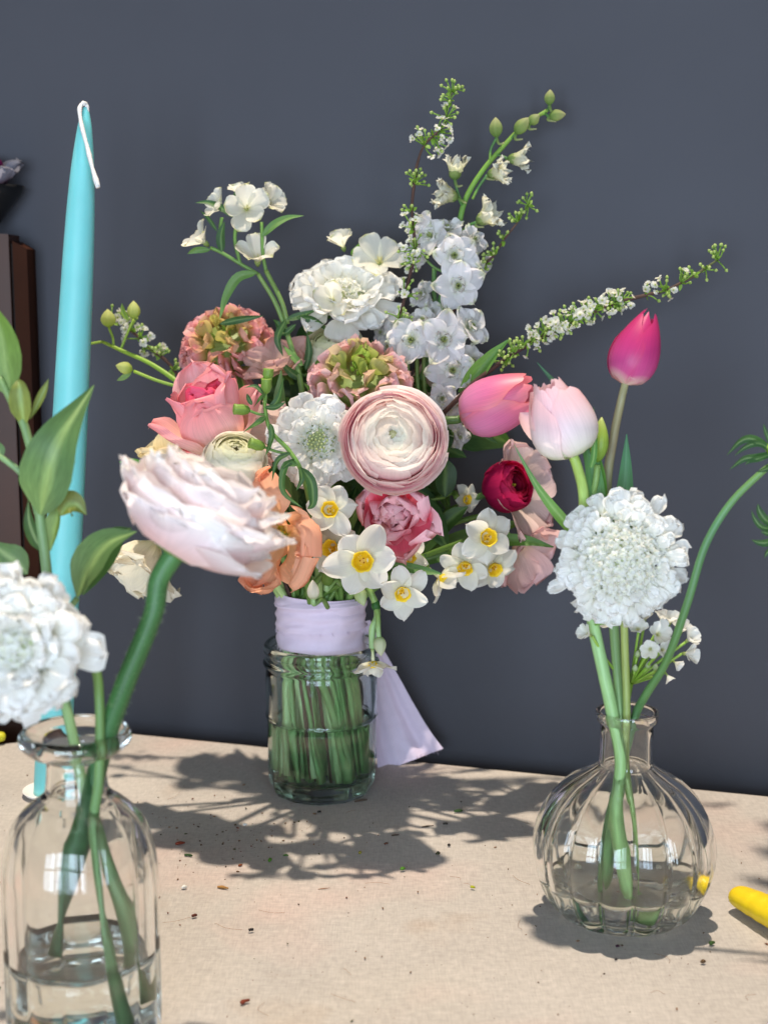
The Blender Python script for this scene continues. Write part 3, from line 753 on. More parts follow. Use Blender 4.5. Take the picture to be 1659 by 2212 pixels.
# --- dark pink ranunculus on the right
a = V(0.55, 0.22, 0.62); p = P(1098, 1052, 0.905)
T = bstem_thing('ranunculus', 'small deep magenta ranunculus hanging out at the right of the bouquet', 'flower', p - a*0.015, a, 0.0022, STEM_DARK)
ranunculus(T, p, a, px(55, 0.905), n=26, outer=((0, (120, 12, 60)), (0.6, (176, 24, 84)), (1, (206, 40, 98))), inner=((0, (150, 16, 66)), (1, (196, 40, 80))), squash=1.05, open_=52, core=((0, (150, 150, 40)), (1, (200, 180, 60))), e0=30)

# --- scabiosa, front and back
a = V(-0.10, 0.03, 1.0); p = P(690, 955, 0.835)
T = bstem_thing('scabiosa', 'white scabiosa with a green pincushion centre left of the big pink ranunculus', 'flower', p - a*0.008, a, 0.0018)
scabiosa(T, p - a*0.004, a, px(106, 0.835), nin=64, fl=0.11)
a = V(0.05, 0.66, 0.72); p = P(742, 652, 0.94)
T = bstem_thing('scabiosa', 'creamy white scabiosa at the top of the bouquet under the white blossoms', 'flower', p - a*0.008, a, 0.0018)
scabiosa(T, p, a, px(112, 0.94), nin=60, fl=0.13, pins=False, dome=0.34, rays=((15, 0.50, 0.30, 72, 112, 0.52), (13, 0.5, 0.28, 50, 95, 0.45), (12, 0.42, 0.26, 25, 70, 0.35)))

# --- coral double tulip on the left
TUL = ((0, (251, 236, 160)), (0.3, (252, 230, 200)), (0.62, (252, 206, 204)), (1, (250, 166, 178)))
TULD = ((0, (246, 190, 150)), (0.5, (246, 136, 150)), (1, (240, 98, 136)))
a = V(-0.30, 0.80, 0.48); p = P(492, 985, 0.865)
T = bstem_thing('double_tulip', 'coral pink double tulip with pale yellow petal bases at the left', 'tulip', p - a*0.004, a, 0.0028)
LT = px(205, 0.865)
whorl(T, p, a, [dict(n=4, L=LT*0.86, W=LT*0.30, a0=30, a1=-6, kind='round', cup=1.1, ruf=0.03, jag=0.03, cols=TULD, ja=5, nu=13, nv=12),
                dict(n=5, L=LT*0.96, W=LT*0.36, a0=46, a1=-6, kind='round', cup=1.0, ruf=0.03, jag=0.02, notch=0.06, cols=TUL, off=0.4, edge=((246, 150, 156), 0.5), ja=5, nu=13, nv=12),
                dict(n=4, L=LT*0.98, W=LT*0.38, a0=66, a1=10, kind='round', cup=0.9, ruf=0.03, jag=0.02, cols=TUL, off=0.9, edge=((246, 176, 170), 0.5), ja=7, nu=13, nv=12)], mat=M_WAXY)
whorl(T, p, a, [dict(n=2, L=LT*0.70, W=LT*0.3, a0=95, a1=60, kind='round', cup=0.7, ruf=0.03, cols=TULD, off=2.9, span=1.6, nu=13, nv=12)], mat=M_WAXY)

# --- pink parrot tulip, front
PT_ = ((0, (222, 206, 120)), (0.25, (248, 140, 160)), (0.6, (248, 104, 142)), (1, (252, 190, 202)))
a = V(-0.06, -0.06, 1.0); p = P(856, 1112, 0.845)
T = bstem_thing('double_tulip', 'ruffled deep pink double tulip open to the camera under the big ranunculus', 'tulip', p - a*0.018, a, 0.0028)
q = p - a*0.018; LP = px(160, 0.84)
PE = ((248, 198, 204), 0.75)
whorl(T, q, a, [dict(n=4, L=LP*0.66, W=LP*0.24, a0=10, a1=-10, kind='obovate', cup=1.3, ruf=0.07, jag=0.06, cols=PT_, edge=PE, nu=13, nv=11, ja=9),
                dict(n=5, L=LP*0.78, W=LP*0.28, a0=26, a1=-14, kind='obovate', cup=1.2, ruf=0.07, jag=0.06, cols=PT_, off=0.5, edge=PE, nu=13, nv=11, ja=9),
                dict(n=6, L=LP*0.92, W=LP*0.33, a0=44, a1=-8, kind='round', cup=1.0, ruf=0.06, jag=0.05, cols=PT_, off=0.2, edge=PE, nu=13, nv=11, ja=9),
                dict(n=6, L=LP*1.02, W=LP*0.36, a0=62, a1=4, kind='round', cup=0.9, ruf=0.06, jag=0.05, cols=PT_, off=0.7, edge=PE, nu=13, nv=11, ja=9)], mat=M_WAXY)

# --- pink tulip lying to the right
a = V(0.88, 0.34, 0.30); p = P(994, 905, 0.87)
T = bstem_thing('tulip', 'closed pink tulip leaning out to the right beside the big ranunculus', 'tulip', p, a, 0.0028)
tulip(T, p, a, px(168, 0.87), px(62, 0.87), ((0, (236, 206, 196)), (0.15, (232, 154, 198)), (0.6, (230, 126, 176)), (1, (238, 132, 150))), edge=((244, 146, 150), 0.6), roll=0.9, open_=-0.02, tip=0.42, rp=1.8)
narrow_leaf(T, [P(1000, 850, 0.90), P(1025, 815, 0.895), P(1060, 775, 0.89), P(1098, 735, 0.885)], px(20, 0.9), ((0, (110, 150, 80)), (1, (100, 150, 70))), mid=None, fold=0.7, kind=[0.7, 1, 0.9, 0.6, 0.1], face=V(0.5, 0.6, 0.6))

# --- ruffled pink and green ranunculus
a = V(0.0, 0.70, 0.72); p = P(778, 818, 0.875)
T = bstem_thing('ruffled_ranunculus', 'ruffled pink ranunculus with a lime green centre just above the big pale one', 'flower', p - a*0.018, a, 0.0024)
frilly(T, p, a, px(116, 0.875), n=64, pink=(238, 184, 188))
a = V(-0.12, 0.52, 0.80); p = P(488, 742, 0.96)
T = bstem_thing('ruffled_ranunculus', 'ruffled rose pink ranunculus at the back left above the coral tulip', 'flower', p - a*0.018, a, 0.0024)
frilly(T, p, a, px(104, 0.96), n=70, pink=(236, 164, 166), green=(196, 188, 104))

# --- orange poppy
OR = ((0, (228, 206, 100)), (0.15, (251, 186, 128)), (0.6, (252, 180, 142)), (1, (252, 188, 156)))
a = V(-0.82, 0.05, 0.48); p = P(622, 1156, 0.832)
T = bstem_thing('poppy', 'crinkled apricot orange poppy behind the big foreground ranunculus', 'flower', p, a, 0.0018, STEM_DARK)
LO = px(150, 0.84)
whorl(T, p, a, [dict(n=2, L=LO*0.92, W=LO*0.62, a0=66, a1=58, kind='fan', cup=0.5, ruf=0.12, rfq=2.9, jag=0.09, pleat=0.026, cols=OR, off=1.35, nu=41, nv=26, ja=4),
                dict(n=2, L=LO, W=LO*0.64, a0=80, a1=84, kind='fan', cup=0.4, ruf=0.13, rfq=3.3, jag=0.09, pleat=0.026, cols=OR, off=-0.25, nu=41, nv=26, ja=4)], mat=M_CREPE)
T.add('seed_head', ball(p, a, px(26, 0.84), px(11, 0.84), ((0, (150, 170, 60)), (1, (190, 196, 80))), ridges=8, amp=0.15), M_LEAF)
st = []
for k in range(34):
    an = k*2.39996; d = frame(p, a)[:3, :3] @ np.array([math.cos(an)*0.6, math.sin(an)*0.6, 0.8]); e = p + nrm(d + 0.15*RS.randn(3))*px(26 + 8*RS.rand(), 0.84)
    st += [tube([p, e], 0.00022, ((0, (200, 190, 90)), (1, (210, 190, 80))), 4, 3), ball(e, RS.randn(3), px(8, 0.84), px(2.6, 0.84), ((0, (222, 190, 60)), (1, (200, 160, 40))), n=5, m=4)]
T.add('stamen', join(st), M_PETAL, stuff=True)

# --- pale poppies and open tulips that peep out
def pale(name, label, x, y, d, axis, R, cols, n=5, a0=50, a1=72, ruf=0.07, cup=0.6, roll=0.0, r=0.0018, cat='flower', kind='fan', pleat=0.012, W=0.5, eye=True, back=0.02):
    a = V(*axis); p = P(x, y, d); T = bstem_thing(name, label, cat, p, a, r, STEM_MID, back=back); L = px(R, d)
    whorl(T, p, a, [dict(n=n, L=L, W=L*W, a0=a0, a1=a1, kind=kind, cup=cup, ruf=ruf, rfq=2.0, jag=0.05, pleat=pleat, cols=cols, nu=17, nv=12, ja=9)], mat=M_CREPE, roll=roll)
    if eye: T.add('flower_centre', ball(p, a, L*0.28, L*0.10, ((0, (170, 180, 90)), (1, (214, 206, 120))), ridges=6), M_LEAF)
    return T
CRM = ((0, (236, 222, 150)), (0.5, (240, 226, 180)), (1, (240, 224, 186)))
WCR = ((0, (232, 226, 180)), (0.5, (240, 234, 214)), (1, (242, 234, 216)))
PPK = ((0, (240, 234, 196)), (0.35, (243, 222, 212)), (1, (243, 208, 206)))
pale('poppy', 'crumpled pale yellow poppy peeping over the big foreground ranunculus', 372, 1010, 0.885, (-0.25, 0.85, 0.35), 88, CRM, n=5, a0=35, a1=52)
pale('poppy', 'cream white poppy hanging beneath the big foreground ranunculus', 342, 1165, 0.90, (-0.50, -0.80, 0.30), 128, WCR, n=5, a0=32, a1=46, roll=0.5)
pale('open_tulip', 'blush pink flower half hidden behind the front white scabiosa', 612, 945, 0.868, (-0.45, 0.15, 0.8), 92, ((0, (240, 230, 196)), (0.4, (240, 220, 210)), (1, (240, 212, 206))), n=6, a0=62, a1=40, kind='tulip', W=0.42, pleat=0.004)
pale('open_tulip', 'blush pink flower at the back beside the creamy white ranunculus', 612, 800, 0.935, (-0.30, 0.65, 0.6), 88, ((0, (236, 214, 180)), (0.5, (236, 196, 186)), (1, (236, 190, 184))), n=6, a0=70, a1=52, kind='tulip', W=0.45, pleat=0.004)
pale('poppy', 'pale pink poppy wide open behind the deep magenta ranunculus', 1092, 1065, 0.928, (0.65, 0.15, 0.55), 122, PPK, n=5, a0=64, a1=78, roll=0.35, back=0.03, pleat=0.003, ruf=0.045)
pale('poppy', 'faded pink poppy nodding behind the right hand daffodils', 1108, 1170, 0.935, (0.55, -0.50, 0.45), 108, ((0, (230, 216, 170)), (0.4, (238, 206, 202)), (1, (238, 194, 194))), n=5, a0=48, a1=62, roll=0.2, back=0.03, pleat=0.003, ruf=0.045)
pale('open_tulip', 'soft pink flower low in the gap under the delphinium', 915, 850, 0.93, (0.2, 0.5, 0.8), 62, ((0, (236, 214, 180)), (1, (236, 192, 180))), n=5, a0=60, a1=45, kind='tulip', W=0.45, pleat=0.0)

# --- daffodils
DAFF = [(712, 1102, 63, (0.05, 0.08, 1), 0.812, 'small white daffodil with yellow cup under the front scabiosa'),
        (783, 1210, 80, (0.02, -0.12, 1), 0.802, 'largest white daffodil in the middle below the ruffled pink tulip'),
        (868, 1277, 60, (0.10, -0.36, 0.85), 0.815, 'white daffodil tilted down to the right of the ribbon wrap'),
        (1050, 1161, 66, (0.22, 0.02, 0.95), 0.855, 'white daffodil with yellow cup facing the camera furthest right'),
        (1006, 1220, 58, (-0.15, -0.50, 0.75), 0.875, 'white daffodil drooping just below the furthest right one'),
        (1064, 1224, 56, (0.30, -0.45, 0.75), 0.89, 'shaded daffodil half hidden behind the furthest right one'),
        (948, 1246, 56, (0.70, -0.55, 0.15), 0.87, 'white daffodil seen side-on between the tilted one and the right hand group'),
        (806, 1428, 50, (0.05, -1.0, 0.10), 0.86, 'single white daffodil hanging upside down over the jar rim'),
        (722, 1186, 66, (-0.45, 0.10, 0.8), 0.838, 'white daffodil tucked behind the largest one at its left'),
        (882, 1198, 50, (0.15, -0.55, 0.7), 0.865, 'small pale daffodil under the ruffled pink tulip, seen from the side'),
        (1003, 1078, 38, (0.5, -0.1, 0.5), 0.925, 'tiny blurred cream daffodil on the horizontal stems at the right')]
for i, (x, y, R, ax, d, lab) in enumerate(DAFF):
    a = V(*ax); p = P(x, y, d); Rm = px(R*0.94, d)
    tail = p - a*Rm*0.6
    if i == 7:
        T = Thing('daffodil', lab, 'daffodil', P(815, 1330, 0.865), 'white daffodils low in the bouquet')
        T.add('stem', tube([P(750, 1262, 0.875), P(785, 1262, 0.862), P(808, 1295, 0.858), P(815, 1330, 0.86), tail + np.array([0, 0, 0.012]), tail], 0.0021, STEM_LIGHT, 9, 40), M_STEM)
        T.add('sheath', ball(P(812, 1322, 0.858), V(0.0, 1, 0), px(30, 0.86), px(11, 0.86), ((0, (40, 90, 40)), (1, (60, 110, 50)))), M_LEAF)
    else:
        path, bot = stem_path(tail, a, 0.012)
        T = Thing('daffodil', lab, 'daffodil', bot, 'white daffodils low in the bouquet')
        T.add('stem', tube(path, 0.0019, STEM_MID, 8, 44), M_STEM)
    daffodil_head(T, p, a, Rm, roll=RS.rand()*6, close=25 if i in (6, 7, 9) else (8 if i in (2, 4) else 0))
for (x, y, ax, d, L, cc, lab) in [(678, 1298, (-0.05, 1, 0.1), 0.862, 46, ((0, (150, 170, 90)), (0.3, (240, 238, 226)), (1, (244, 242, 234))), 'closed white daffodil bud just above the ribbon wrap'),
                              (772, 1266, (0.35, -1, 0.2), 0.852, 46, ((0, (110, 150, 60)), (0.3, (190, 208, 150)), (1, (214, 226, 190))), 'greenish daffodil bud drooping at the right of the ribbon top'),
                              (818, 1372, (0.12, -1, 0.1), 0.853, 46, ((0, (120, 160, 80)), (0.3, (214, 222, 190)), (1, (228, 232, 210))), 'pale narrow daffodil bud beside the upside-down daffodil'),
                              (706, 1268, (0.1, 1, 0.1), 0.875, 40, ((0, (120, 150, 70)), (1, (160, 186, 100))), 'green daffodil bud among the stems above the ribbon')]:
    a = V(*ax); p = P(x, y, d); T0 = P(806, 1300, 0.86) if y > 1350 else (P(742, 1235, 0.87) if x > 750 else P(x + 30, 1262 + (x == 678)*50, 0.885))
    T = Thing('daffodil_bud', lab, 'flower bud', T0, 'daffodil buds round the ribbon wrap')
    T.add('stem', tube([T0, (T0 + p)/2 + np.array([0.001, 0, 0.003]), p - a*0.002, p + a*0.003], 0.0016, STEM_LIGHT, 7, 16), M_STEM)
    T.add('bud', ball(p, a, px(L, d), px(15, d), cc, ridges=6, amp=0.10, n=24), M_PETAL)

# --- white blossom sprigs
BC = ((0, (96, 130, 66)), (1, (110, 150, 70)))
path, bot = stem_path(P(655, 830, 0.92), V(0, 1, 0.1))
T = Thing('blossom_sprig', 'tall sprig of cup-shaped white blossoms with narrow leaves at the upper left', 'flower', bot)
up = [P(558, 592, 0.925), P(598, 660, 0.925), P(628, 745, 0.925)]
T.add('stem', tube(up + [P(650, 830, 0.92)] + path[2:], [0.0014, 0.0016, 0.0018] + [0.002]*6, ((0, (122, 150, 82)), (1, (92, 136, 80))), 8, 60), M_STEM)
T.add('stem', tube([P(575, 585, 0.925), P(608, 650, 0.922), P(622, 700, 0.924)], 0.0016, ((0, (112, 140, 74)), (1, (112, 140, 74))), 8), M_STEM)
for pts in ([(558, 592), (520, 570), (478, 545), (455, 535)], [(575, 585), (568, 545), (566, 480)], [(520, 572), (508, 520), (512, 480)], [(478, 546), (476, 500), (480, 470)]):
    T.add('twig', tube([P(x, y, 0.925) for x, y in pts], 0.0012, BC, 7), M_STEM)
for (x, y, R, ax) in [(480, 452, 44, (-0.5, 0.35, 0.4)), (533, 452, 58, (0.15, -0.05, 0.95)), (574, 440, 46, (0.65, 0.35, 0.55)), (444, 525, 50, (-0.7, 0.6, 0.3)), (557, 566, 56, (0.05, 0.72, 0.68)), (520, 425, 36, (-0.1, 0.8, 0.2))]:
    dd = 0.925 if y > 445 else 0.935
    blossom(T, P(x, y, dd), V(*ax), px(R, dd), n=5 + (x == 574), roll=x*0.1)
for pts, hw in [([(505, 470), (480, 450), (450, 438), (422, 438)], 7), ([(480, 545), (478, 510), (486, 478)], 10), ([(565, 512), (590, 488), (620, 472), (657, 466)], 9), ([(555, 590), (515, 600), (490, 640), (475, 690)], 11),
                ([(475, 700), (520, 690), (570, 682)], 8), ([(640, 686), (675, 690), (705, 708), (712, 730)], 9), ([(620, 690), (650, 682), (690, 668)], 8), ([(455, 540), (425, 540), (405, 548)], 7), ([(505, 440), (512, 420), (515, 402)], 7), ([(470, 500), (450, 470), (430, 452)], 5),
                ([(640, 700), (615, 720), (600, 700), (590, 690)], 8), ([(618, 690), (600, 730), (612, 770)], 8), ([(655, 790), (632, 770), (610, 745)], 8), ([(660, 800), (668, 760), (664, 720)], 8), ([(655, 820), (630, 805), (605, 780)], 9)]:
    narrow_leaf(T, [P(x, y, 0.922 - 0.004*RS.rand()) for x, y in pts], px(hw, 0.92), random.choice([DKLEAF, ((0, (92, 132, 66)), (1, (112, 152, 86)))]), twist=0.8*RS.randn())

path, bot = stem_path(P(745, 600, 0.965), V(0, 1, 0.1))
T = Thing('blossom_sprig', 'low sprig of white blossoms opening above the creamy back scabiosa', 'flower', bot)
T.add('stem', tube([P(745, 560, 0.965)] + path, 0.0016, ((0, (112, 140, 74)), (1, (92, 136, 80))), 8, 50), M_STEM)
T.add('twig', tube([P(745, 590, 0.965), P(790, 585, 0.975), P(812, 572, 0.968)], 0.0011, BC, 7), M_STEM)
T.add('twig', tube([P(745, 590, 0.965), P(728, 640, 0.935), P(722, 655, 0.92)], 0.0011, BC, 7), M_STEM)
for (x, y, R, ax) in [(742, 535, 44, (-0.25, 0.75, 0.35)), (820, 570, 64, (-0.05, 0.45, 0.85)), (720, 650, 52, (-0.1, 0.0, 1.0)), (742, 560, 30, (0.1, -0.5, 0.5))]:
    dd = {820: 0.945, 720: 0.915}.get(x, 0.96)
    blossom(T, P(x, y, dd), V(*ax), px(R, dd), n=5, roll=x*0.07, a0=48 if x == 820 else 34, a1=78 if x == 820 else 58)
narrow_leaf(T, [P(758, 550, 0.955), P(772, 540, 0.955), P(783, 520, 0.955)], px(8, 0.955), ((0, (120, 170, 60)), (1, (120, 170, 60))))

# --- green seed-cup sprig in front
path, bot = stem_path(P(660, 1050, 0.835), V(0.2, -0.9, -0.3), 0.0)
T = Thing('bud_sprig', 'sprig of green cup-shaped buds and narrow leaves crossing the front scabiosa', 'flower', bot)
fr = lambda x, y, d=0.795: P(x, y, d)
T.add('stem', tube([fr(575, 838), fr(573, 880), fr(585, 930), fr(622, 970), fr(648, 1010), P(662, 1055, 0.825), P(690, 1180, 0.87)] + path[3:], [0.0011, 0.0011, 0.0012, 0.0013, 0.0014, 0.0015, 0.0017, 0.0018, 0.0018, 0.0018], ((0, (122, 160, 66)), (1, (92, 136, 80))), 8, 70), M_STEM)
BUDC = ((0, (112, 150, 62)), (0.6, (150, 178, 84)), (1, (186, 206, 110)))
for (x, y, ax, L, j) in [(575, 850, (0.05, 1, 0.3), 34, (574, 868)), (540, 886, (-1, 0.05, 0.3), 36, (575, 896)), (572, 966, (-0.85, 0.25, 0.35), 36, (628, 980)), (578, 822, (0.1, 1, 0.1), 26, (575, 845))]:
    p = fr(x, y, 0.793); a = V(*ax)
    b = T.add('bud', xf(lathe([(0.0012, 0), (px(9, .79), px(4, .79)), (px(12.5, .79), px(L*0.45, .79)), (px(11.5, .79), px(L*0.8, .79)), (px(12.5, .79), px(L*0.97, .79)), (px(9, .79), px(L, .79)), (px(7, .79), px(L*0.85, .79)), (px(1, .79), px(L*0.8, .79))], 18, BUDC, lambda A, Z: 1 - 0.10*(1 - np.abs(np.cos(A*2.5)))), frame(p, a)), M_LEAF)
    T.add('bud_stalk', tube([fr(*j), (fr(*j) + p)/2 + np.array([0, 0, -0.0008]), p + a*0.001], 0.0008, BC, 7), M_STEM)
for pts, hw in [([(572, 880), (595, 880), (618, 868)], 6), ([(580, 885), (602, 862), (614, 815)], 8), ([(575, 900), (560, 912), (525, 935)], 7), ([(585, 915), (588, 945), (574, 985)], 7), ([(588, 930), (583, 960), (574, 985)], 5),
                ([(628, 978), (600, 995), (588, 1040)], 6), ([(645, 1005), (618, 1005), (612, 1060), (655, 1098)], 8), ([(650, 1010), (672, 1040), (676, 1085), (664, 1100)], 11), ([(545, 875), (538, 862), (534, 850)], 5), ([(570, 852), (552, 835), (528, 838)], 5), ([(574, 850), (560, 862), (548, 880)], 4), ([(648, 1008), (652, 1035), (640, 1060)], 6), ([(640, 995), (625, 1000), (607, 1015)], 6)]:
    narrow_leaf(T, [fr(x, y, 0.793 - 0.004*RS.rand()) for x, y in pts], px(hw, 0.795), random.choice([DKLEAF, ((0, (72, 112, 56)), (1, (88, 126, 70)))]), twist=0.7*RS.randn())

# --- yellow-green bud stems reaching left behind the candle
path, bot = stem_path(P(405, 845, 0.93), V(-0.7, 0.5, 0))
T = Thing('bud_sprig', 'lime green stem of plump buds reaching left towards the candle', 'flower', bot)
YG = ((0, (150, 178, 60)), (1, (130, 166, 66)))
T.add('stem', tube([P(222, 738, 0.97), P(265, 758, 0.965), P(330, 788, 0.955), P(400, 838, 0.945), P(500, 930, 0.93)] + path[2:], [0.0011, 0.0014, 0.0016, 0.0018, 0.002] + [0.002]*5, ((0, (150, 178, 60)), (0.4, (130, 166, 66)), (1, (90, 130, 70))), 8, 60), M_STEM)
T.add('stem', tube([P(290, 802, 0.95), P(340, 822, 0.948), P(395, 838, 0.945)], 0.0011, YG, 7), M_STEM)
LIM = ((0, (150, 180, 80)), (0.4, (206, 214, 130)), (1, (226, 228, 160)))
for (x, y, ax, L, W_, d) in [(236, 708, (-0.05, 1, 0.1), 40, 17, 0.968), (290, 690, (0.0, 1, 0.1), 40, 15, 0.96), (288, 800, (-0.9, 0.25, 0.2), 38, 14, 0.95), (146, 740, (-0.1, 1, 0), 44, 12, 0.99), (143, 700, (0, 1, 0), 22, 9, 0.99)]:
    T.add('bud', ball(P(x, y, d), V(*ax), px(L, d), px(W_, d), LIM, ridges=5, amp=0.12, n=20, sharp=0.2), M_PETAL)
for pts in ([(236, 708), (244, 728), (246, 745)], [(290, 690), (276, 720), (262, 755)], [(222, 738), (180, 744), (146, 740)], [(180, 744), (155, 725), (143, 700)]):
    T.add('bud_stalk', tube([P(x, y, 0.967) for x, y in pts], 0.0009, YG, 6), M_STEM)
narrow_leaf(T, [P(278, 692, 0.96), P(268, 675, 0.96), P(264, 655, 0.96)], px(6, .96), YG); narrow_leaf(T, [P(285, 803, 0.95), P(268, 815, 0.95), P(253, 822, 0.95)], px(6, .95), ((0, (130, 160, 90)), (1, (150, 180, 100))))

# --- delphinium spire
path, bot = stem_path(P(925, 800, 0.92), V(0.1, 1, 0))
T = Thing('delphinium', 'tall white delphinium spire with pale green buds rising above the bouquet', 'flower', bot)
sp = [(1185, 236), (1130, 272), (1085, 318), (1040, 372), (1005, 432), (988, 500), (965, 590), (948, 680), (928, 780)]
DST = ((0, (132, 164, 66)), (0.3, (112, 154, 66)), (0.45, (74, 116, 60)), (1, (86, 130, 72)))
T.add('stem', tube([P(x, y, 0.925) for x, y in sp] + path[2:], [0.0012, 0.0013, 0.0015, 0.0017, 0.0018, 0.002, 0.0023, 0.0025] + [0.0026]*6, DST, 9, 90), M_STEM)
T.add('stem', tube([P(938, 580, 0.93), P(938, 640, 0.935), P(950, 720, 0.935), P(935, 800, 0.93)], 0.0016, ((0, (90, 130, 70)), (1, (80, 120, 60))), 8), M_STEM)
T.add('stem', tube([P(1020, 850, 0.90), P(970, 905, 0.905), P(930, 960, 0.91)], 0.0012, ((0, (90, 130, 70)), (1, (80, 120, 60))), 8), M_STEM)
for x, y in ((880, 800), (900, 790), (915, 800)):
    T.add('stem', tube([P(x, y - 60, 0.915), P(x + 2, y + 40, 0.915), P(x + 12, y + 90, 0.92)], 0.0013, ((0, (120, 140, 76)), (1, (80, 120, 60))), 8), M_STEM)
DBUD = ((0, (112, 150, 80)), (0.5, (168, 184, 116)), (1, (206, 204, 160)))
def dbud(x, y, ax, L, W_, j, d=0.922, openp=0):
    p = P(x, y, d); a = V(*ax)
    b = T.add('bud', ball(p, a, px(L*(0.72 if openp else 1), d), px(W_*(0.72 if openp else 1), d), DBUD, ridges=5, amp=0.18, n=25, m=12, sharp=0.1), M_PETAL)
    T.add('bud', tube([p + a*px(3, d), p + a*px(-6, d) + V(0.5, -0.6, 0)*px(8, d), p + V(0.8, -0.5, 0)*px(20, d)], [px(3.5, d), px(3, d), px(1.6, d)], DBUD, 7), M_PETAL, parent=b)
    T.add('bud_stalk', tube([P(j[0], j[1], 0.925), (P(j[0], j[1], 0.925) + p)/2 + RS.randn(3)*0.0006, p], 0.0009, DST, 7), M_STEM)
    for k in range(openp):
        ch = petal(px(L*1.15, d), px(L*0.36, d), 38, 6 + 50*RS.rand()**2, kind='pointed', cup=0.9, ruf=0.12, jag=0.08, cols=((0, (190, 200, 130)), (0.5, (232, 230, 200)), (1, (240, 238, 226))), nu=7, nv=7)
        T.add('petal', xf(ch, frame(p + a*px(L*0.04, d), a) @ rz(k*6.283/openp)), M_PETAL, parent=b)
for q in [(1186, 228, (0.05, 1, 0.1), 34, 12, (1180, 240)), (1184, 252, (1, 0.12, 0.1), 38, 13, (1172, 246)), (1142, 268, (0.6, 0.5, 0.3), 30, 12, (1132, 272)), (1112, 290, (0.65, 0.75, 0.15), 46, 15, (1100, 302)),
          (1072, 298, (-0.05, 1, 0.1), 44, 15, (1058, 345))]: dbud(*q)
for q in [(1095, 342, (0.95, -0.15, 0.25), 46, 17, (1066, 335), 0.922, 4), (1052, 378, (0.85, 0.1, 0.4), 44, 17, (1020, 430), 0.92, 7), (982, 390, (0.0, 1, 0.2), 46, 20, (1000, 445), 0.922, 5), (990, 428, (-0.85, 0.15, 0.4), 48, 18, (1000, 450), 0.92, 8), (1028, 480, (0.75, 0.3, 0.4), 50, 20, (998, 500), 0.92, 8)]: dbud(*q)
# bloom template meshes: sepals and the inner bee, shared by every floret
def delph_template(i):
    R = 1.0; sep, bee = [], []
    for k in range(5):
        ch = petal(R*(1 + 0.10*RS.randn()), 0.50*R, 56 + RS.randn()*10, 92 + RS.randn()*20, kind='delph', cup=0.6, ruf=0.10, rfq=1.7, jag=0.07, cols=((0, (210, 216, 180)), (0.25, (238, 237, 234)), (0.85, (241, 238, 244)), (1, (222, 226, 200))), nu=13, nv=10)
        sep.append(to_mesh('sepal', xf(ch, rz(k*2*pi/5 + RS.randn()*0.1)), M_PETAL))
    for k in range(6):
        ch = petal(0.48*R*(1 + 0.15*RS.randn()), 0.22*R, 22 + RS.randn()*12, 66 + RS.randn()*20, kind='obovate', cup=0.8, ruf=0.14, jag=0.08, cols=((0, (170, 186, 120)), (0.4, (220, 224, 196)), (1, (238, 236, 236))), nu=7, nv=7)
        bee.append(xf(ch, rz(k*2.4 + RS.randn()*0.2)))
    for k in range(9):
        an = k*2.39996
        bee.append(tube([(0.02*math.cos(an), 0.02*math.sin(an), 0.05), (0.10*math.cos(an), 0.10*math.sin(an), 0.3), (0.07*math.cos(an), 0.07*math.sin(an), 0.42)], 0.02, ((0, (196, 208, 150)), (1, (186, 196, 130))), 5, 6))
    bee.append(tube([(0, 0, 0.05), (0.02, 0, -0.25), (0.1, 0.05, -0.75)], [0.1, 0.07, 0.02], ((0, (210, 216, 190)), (1, (190, 206, 160))), 6))
    return sep, to_mesh('floret', join(bee), M_PETAL)
DTPL = [delph_template(i) for i in range(5)]
DF = [(912, 490, 40, (-0.4, 0.5, 0.6), .922), (932, 512, 48, (-0.3, 0.2, 0.9), .915), (968, 500, 42, (0.1, 0.5, 0.7), .918), (1018, 522, 42, (0.5, 0.4, 0.5), .925), (980, 553, 58, (0.12, -0.05, 1), .905),
      (1030, 572, 46, (0.75, -0.25, 0.4), .925), (990, 618, 58, (0.1, 0.0, 1), .905), (905, 552, 36, (-0.6, -0.2, 0.6), .925), (918, 640, 42, (-0.5, 0.4, 0.5), .928), (935, 678, 40, (-0.4, 0.2, 0.7), .928),
      (890, 735, 60, (-0.15, -0.05, 1), .90), (955, 735, 62, (0.15, 0.05, 1), .898), (912, 700, 44, (-0.05, 0.5, 0.8), .912), (1010, 708, 54, (0.5, 0.2, 0.7), .905), (975, 802, 60, (0.15, 0.0, 1), .90), (1012, 778, 42, (0.6, 0.0, 0.6), .91),
      (862, 700, 38, (-0.5, 0.3, 0.6), .93), (846, 748, 38, (-0.5, 0.0, 0.7), .93), (955, 858, 38, (-0.05, 0.0, 1), .895), (985, 865, 40, (0.3, -0.3, 0.8), .90), (975, 905, 34, (0.4, -0.2, 0.8), .905), (986, 944, 32, (0.5, -0.3, 0.6), .92), (828, 720, 28, (-0.5, 0.2, 0.5), .94)]
spx = np.array([P(x, y, 0.925) for x, y in sp])
for i, (x, y, R, ax, d) in enumerate(DF):
    sep, bee = DTPL[i % 5]; M = frame(P(x, y, d), V(*ax) + 0.18*RS.randn(3), RS.rand()*6) @ scl(px(R*0.95, d))
    f = T.inst('floret', bee, M)
    for me in sep:
        o = bpy.data.objects.new('sepal', me); COL.objects.link(o); o.parent = f
    e = P(x, y, d) - V(*ax)*px(8, d); j = spx[np.argmin(np.linalg.norm(spx - (e - np.array([0, 0, 0.012])), axis=1))]
    T.add('floret_stalk', tube([e, (e + j)/2 - np.array([0, 0, 0.002]), j], 0.0009, ((0, (120, 150, 80)), (1, (90, 130, 70))), 6, 8), M_STEM)

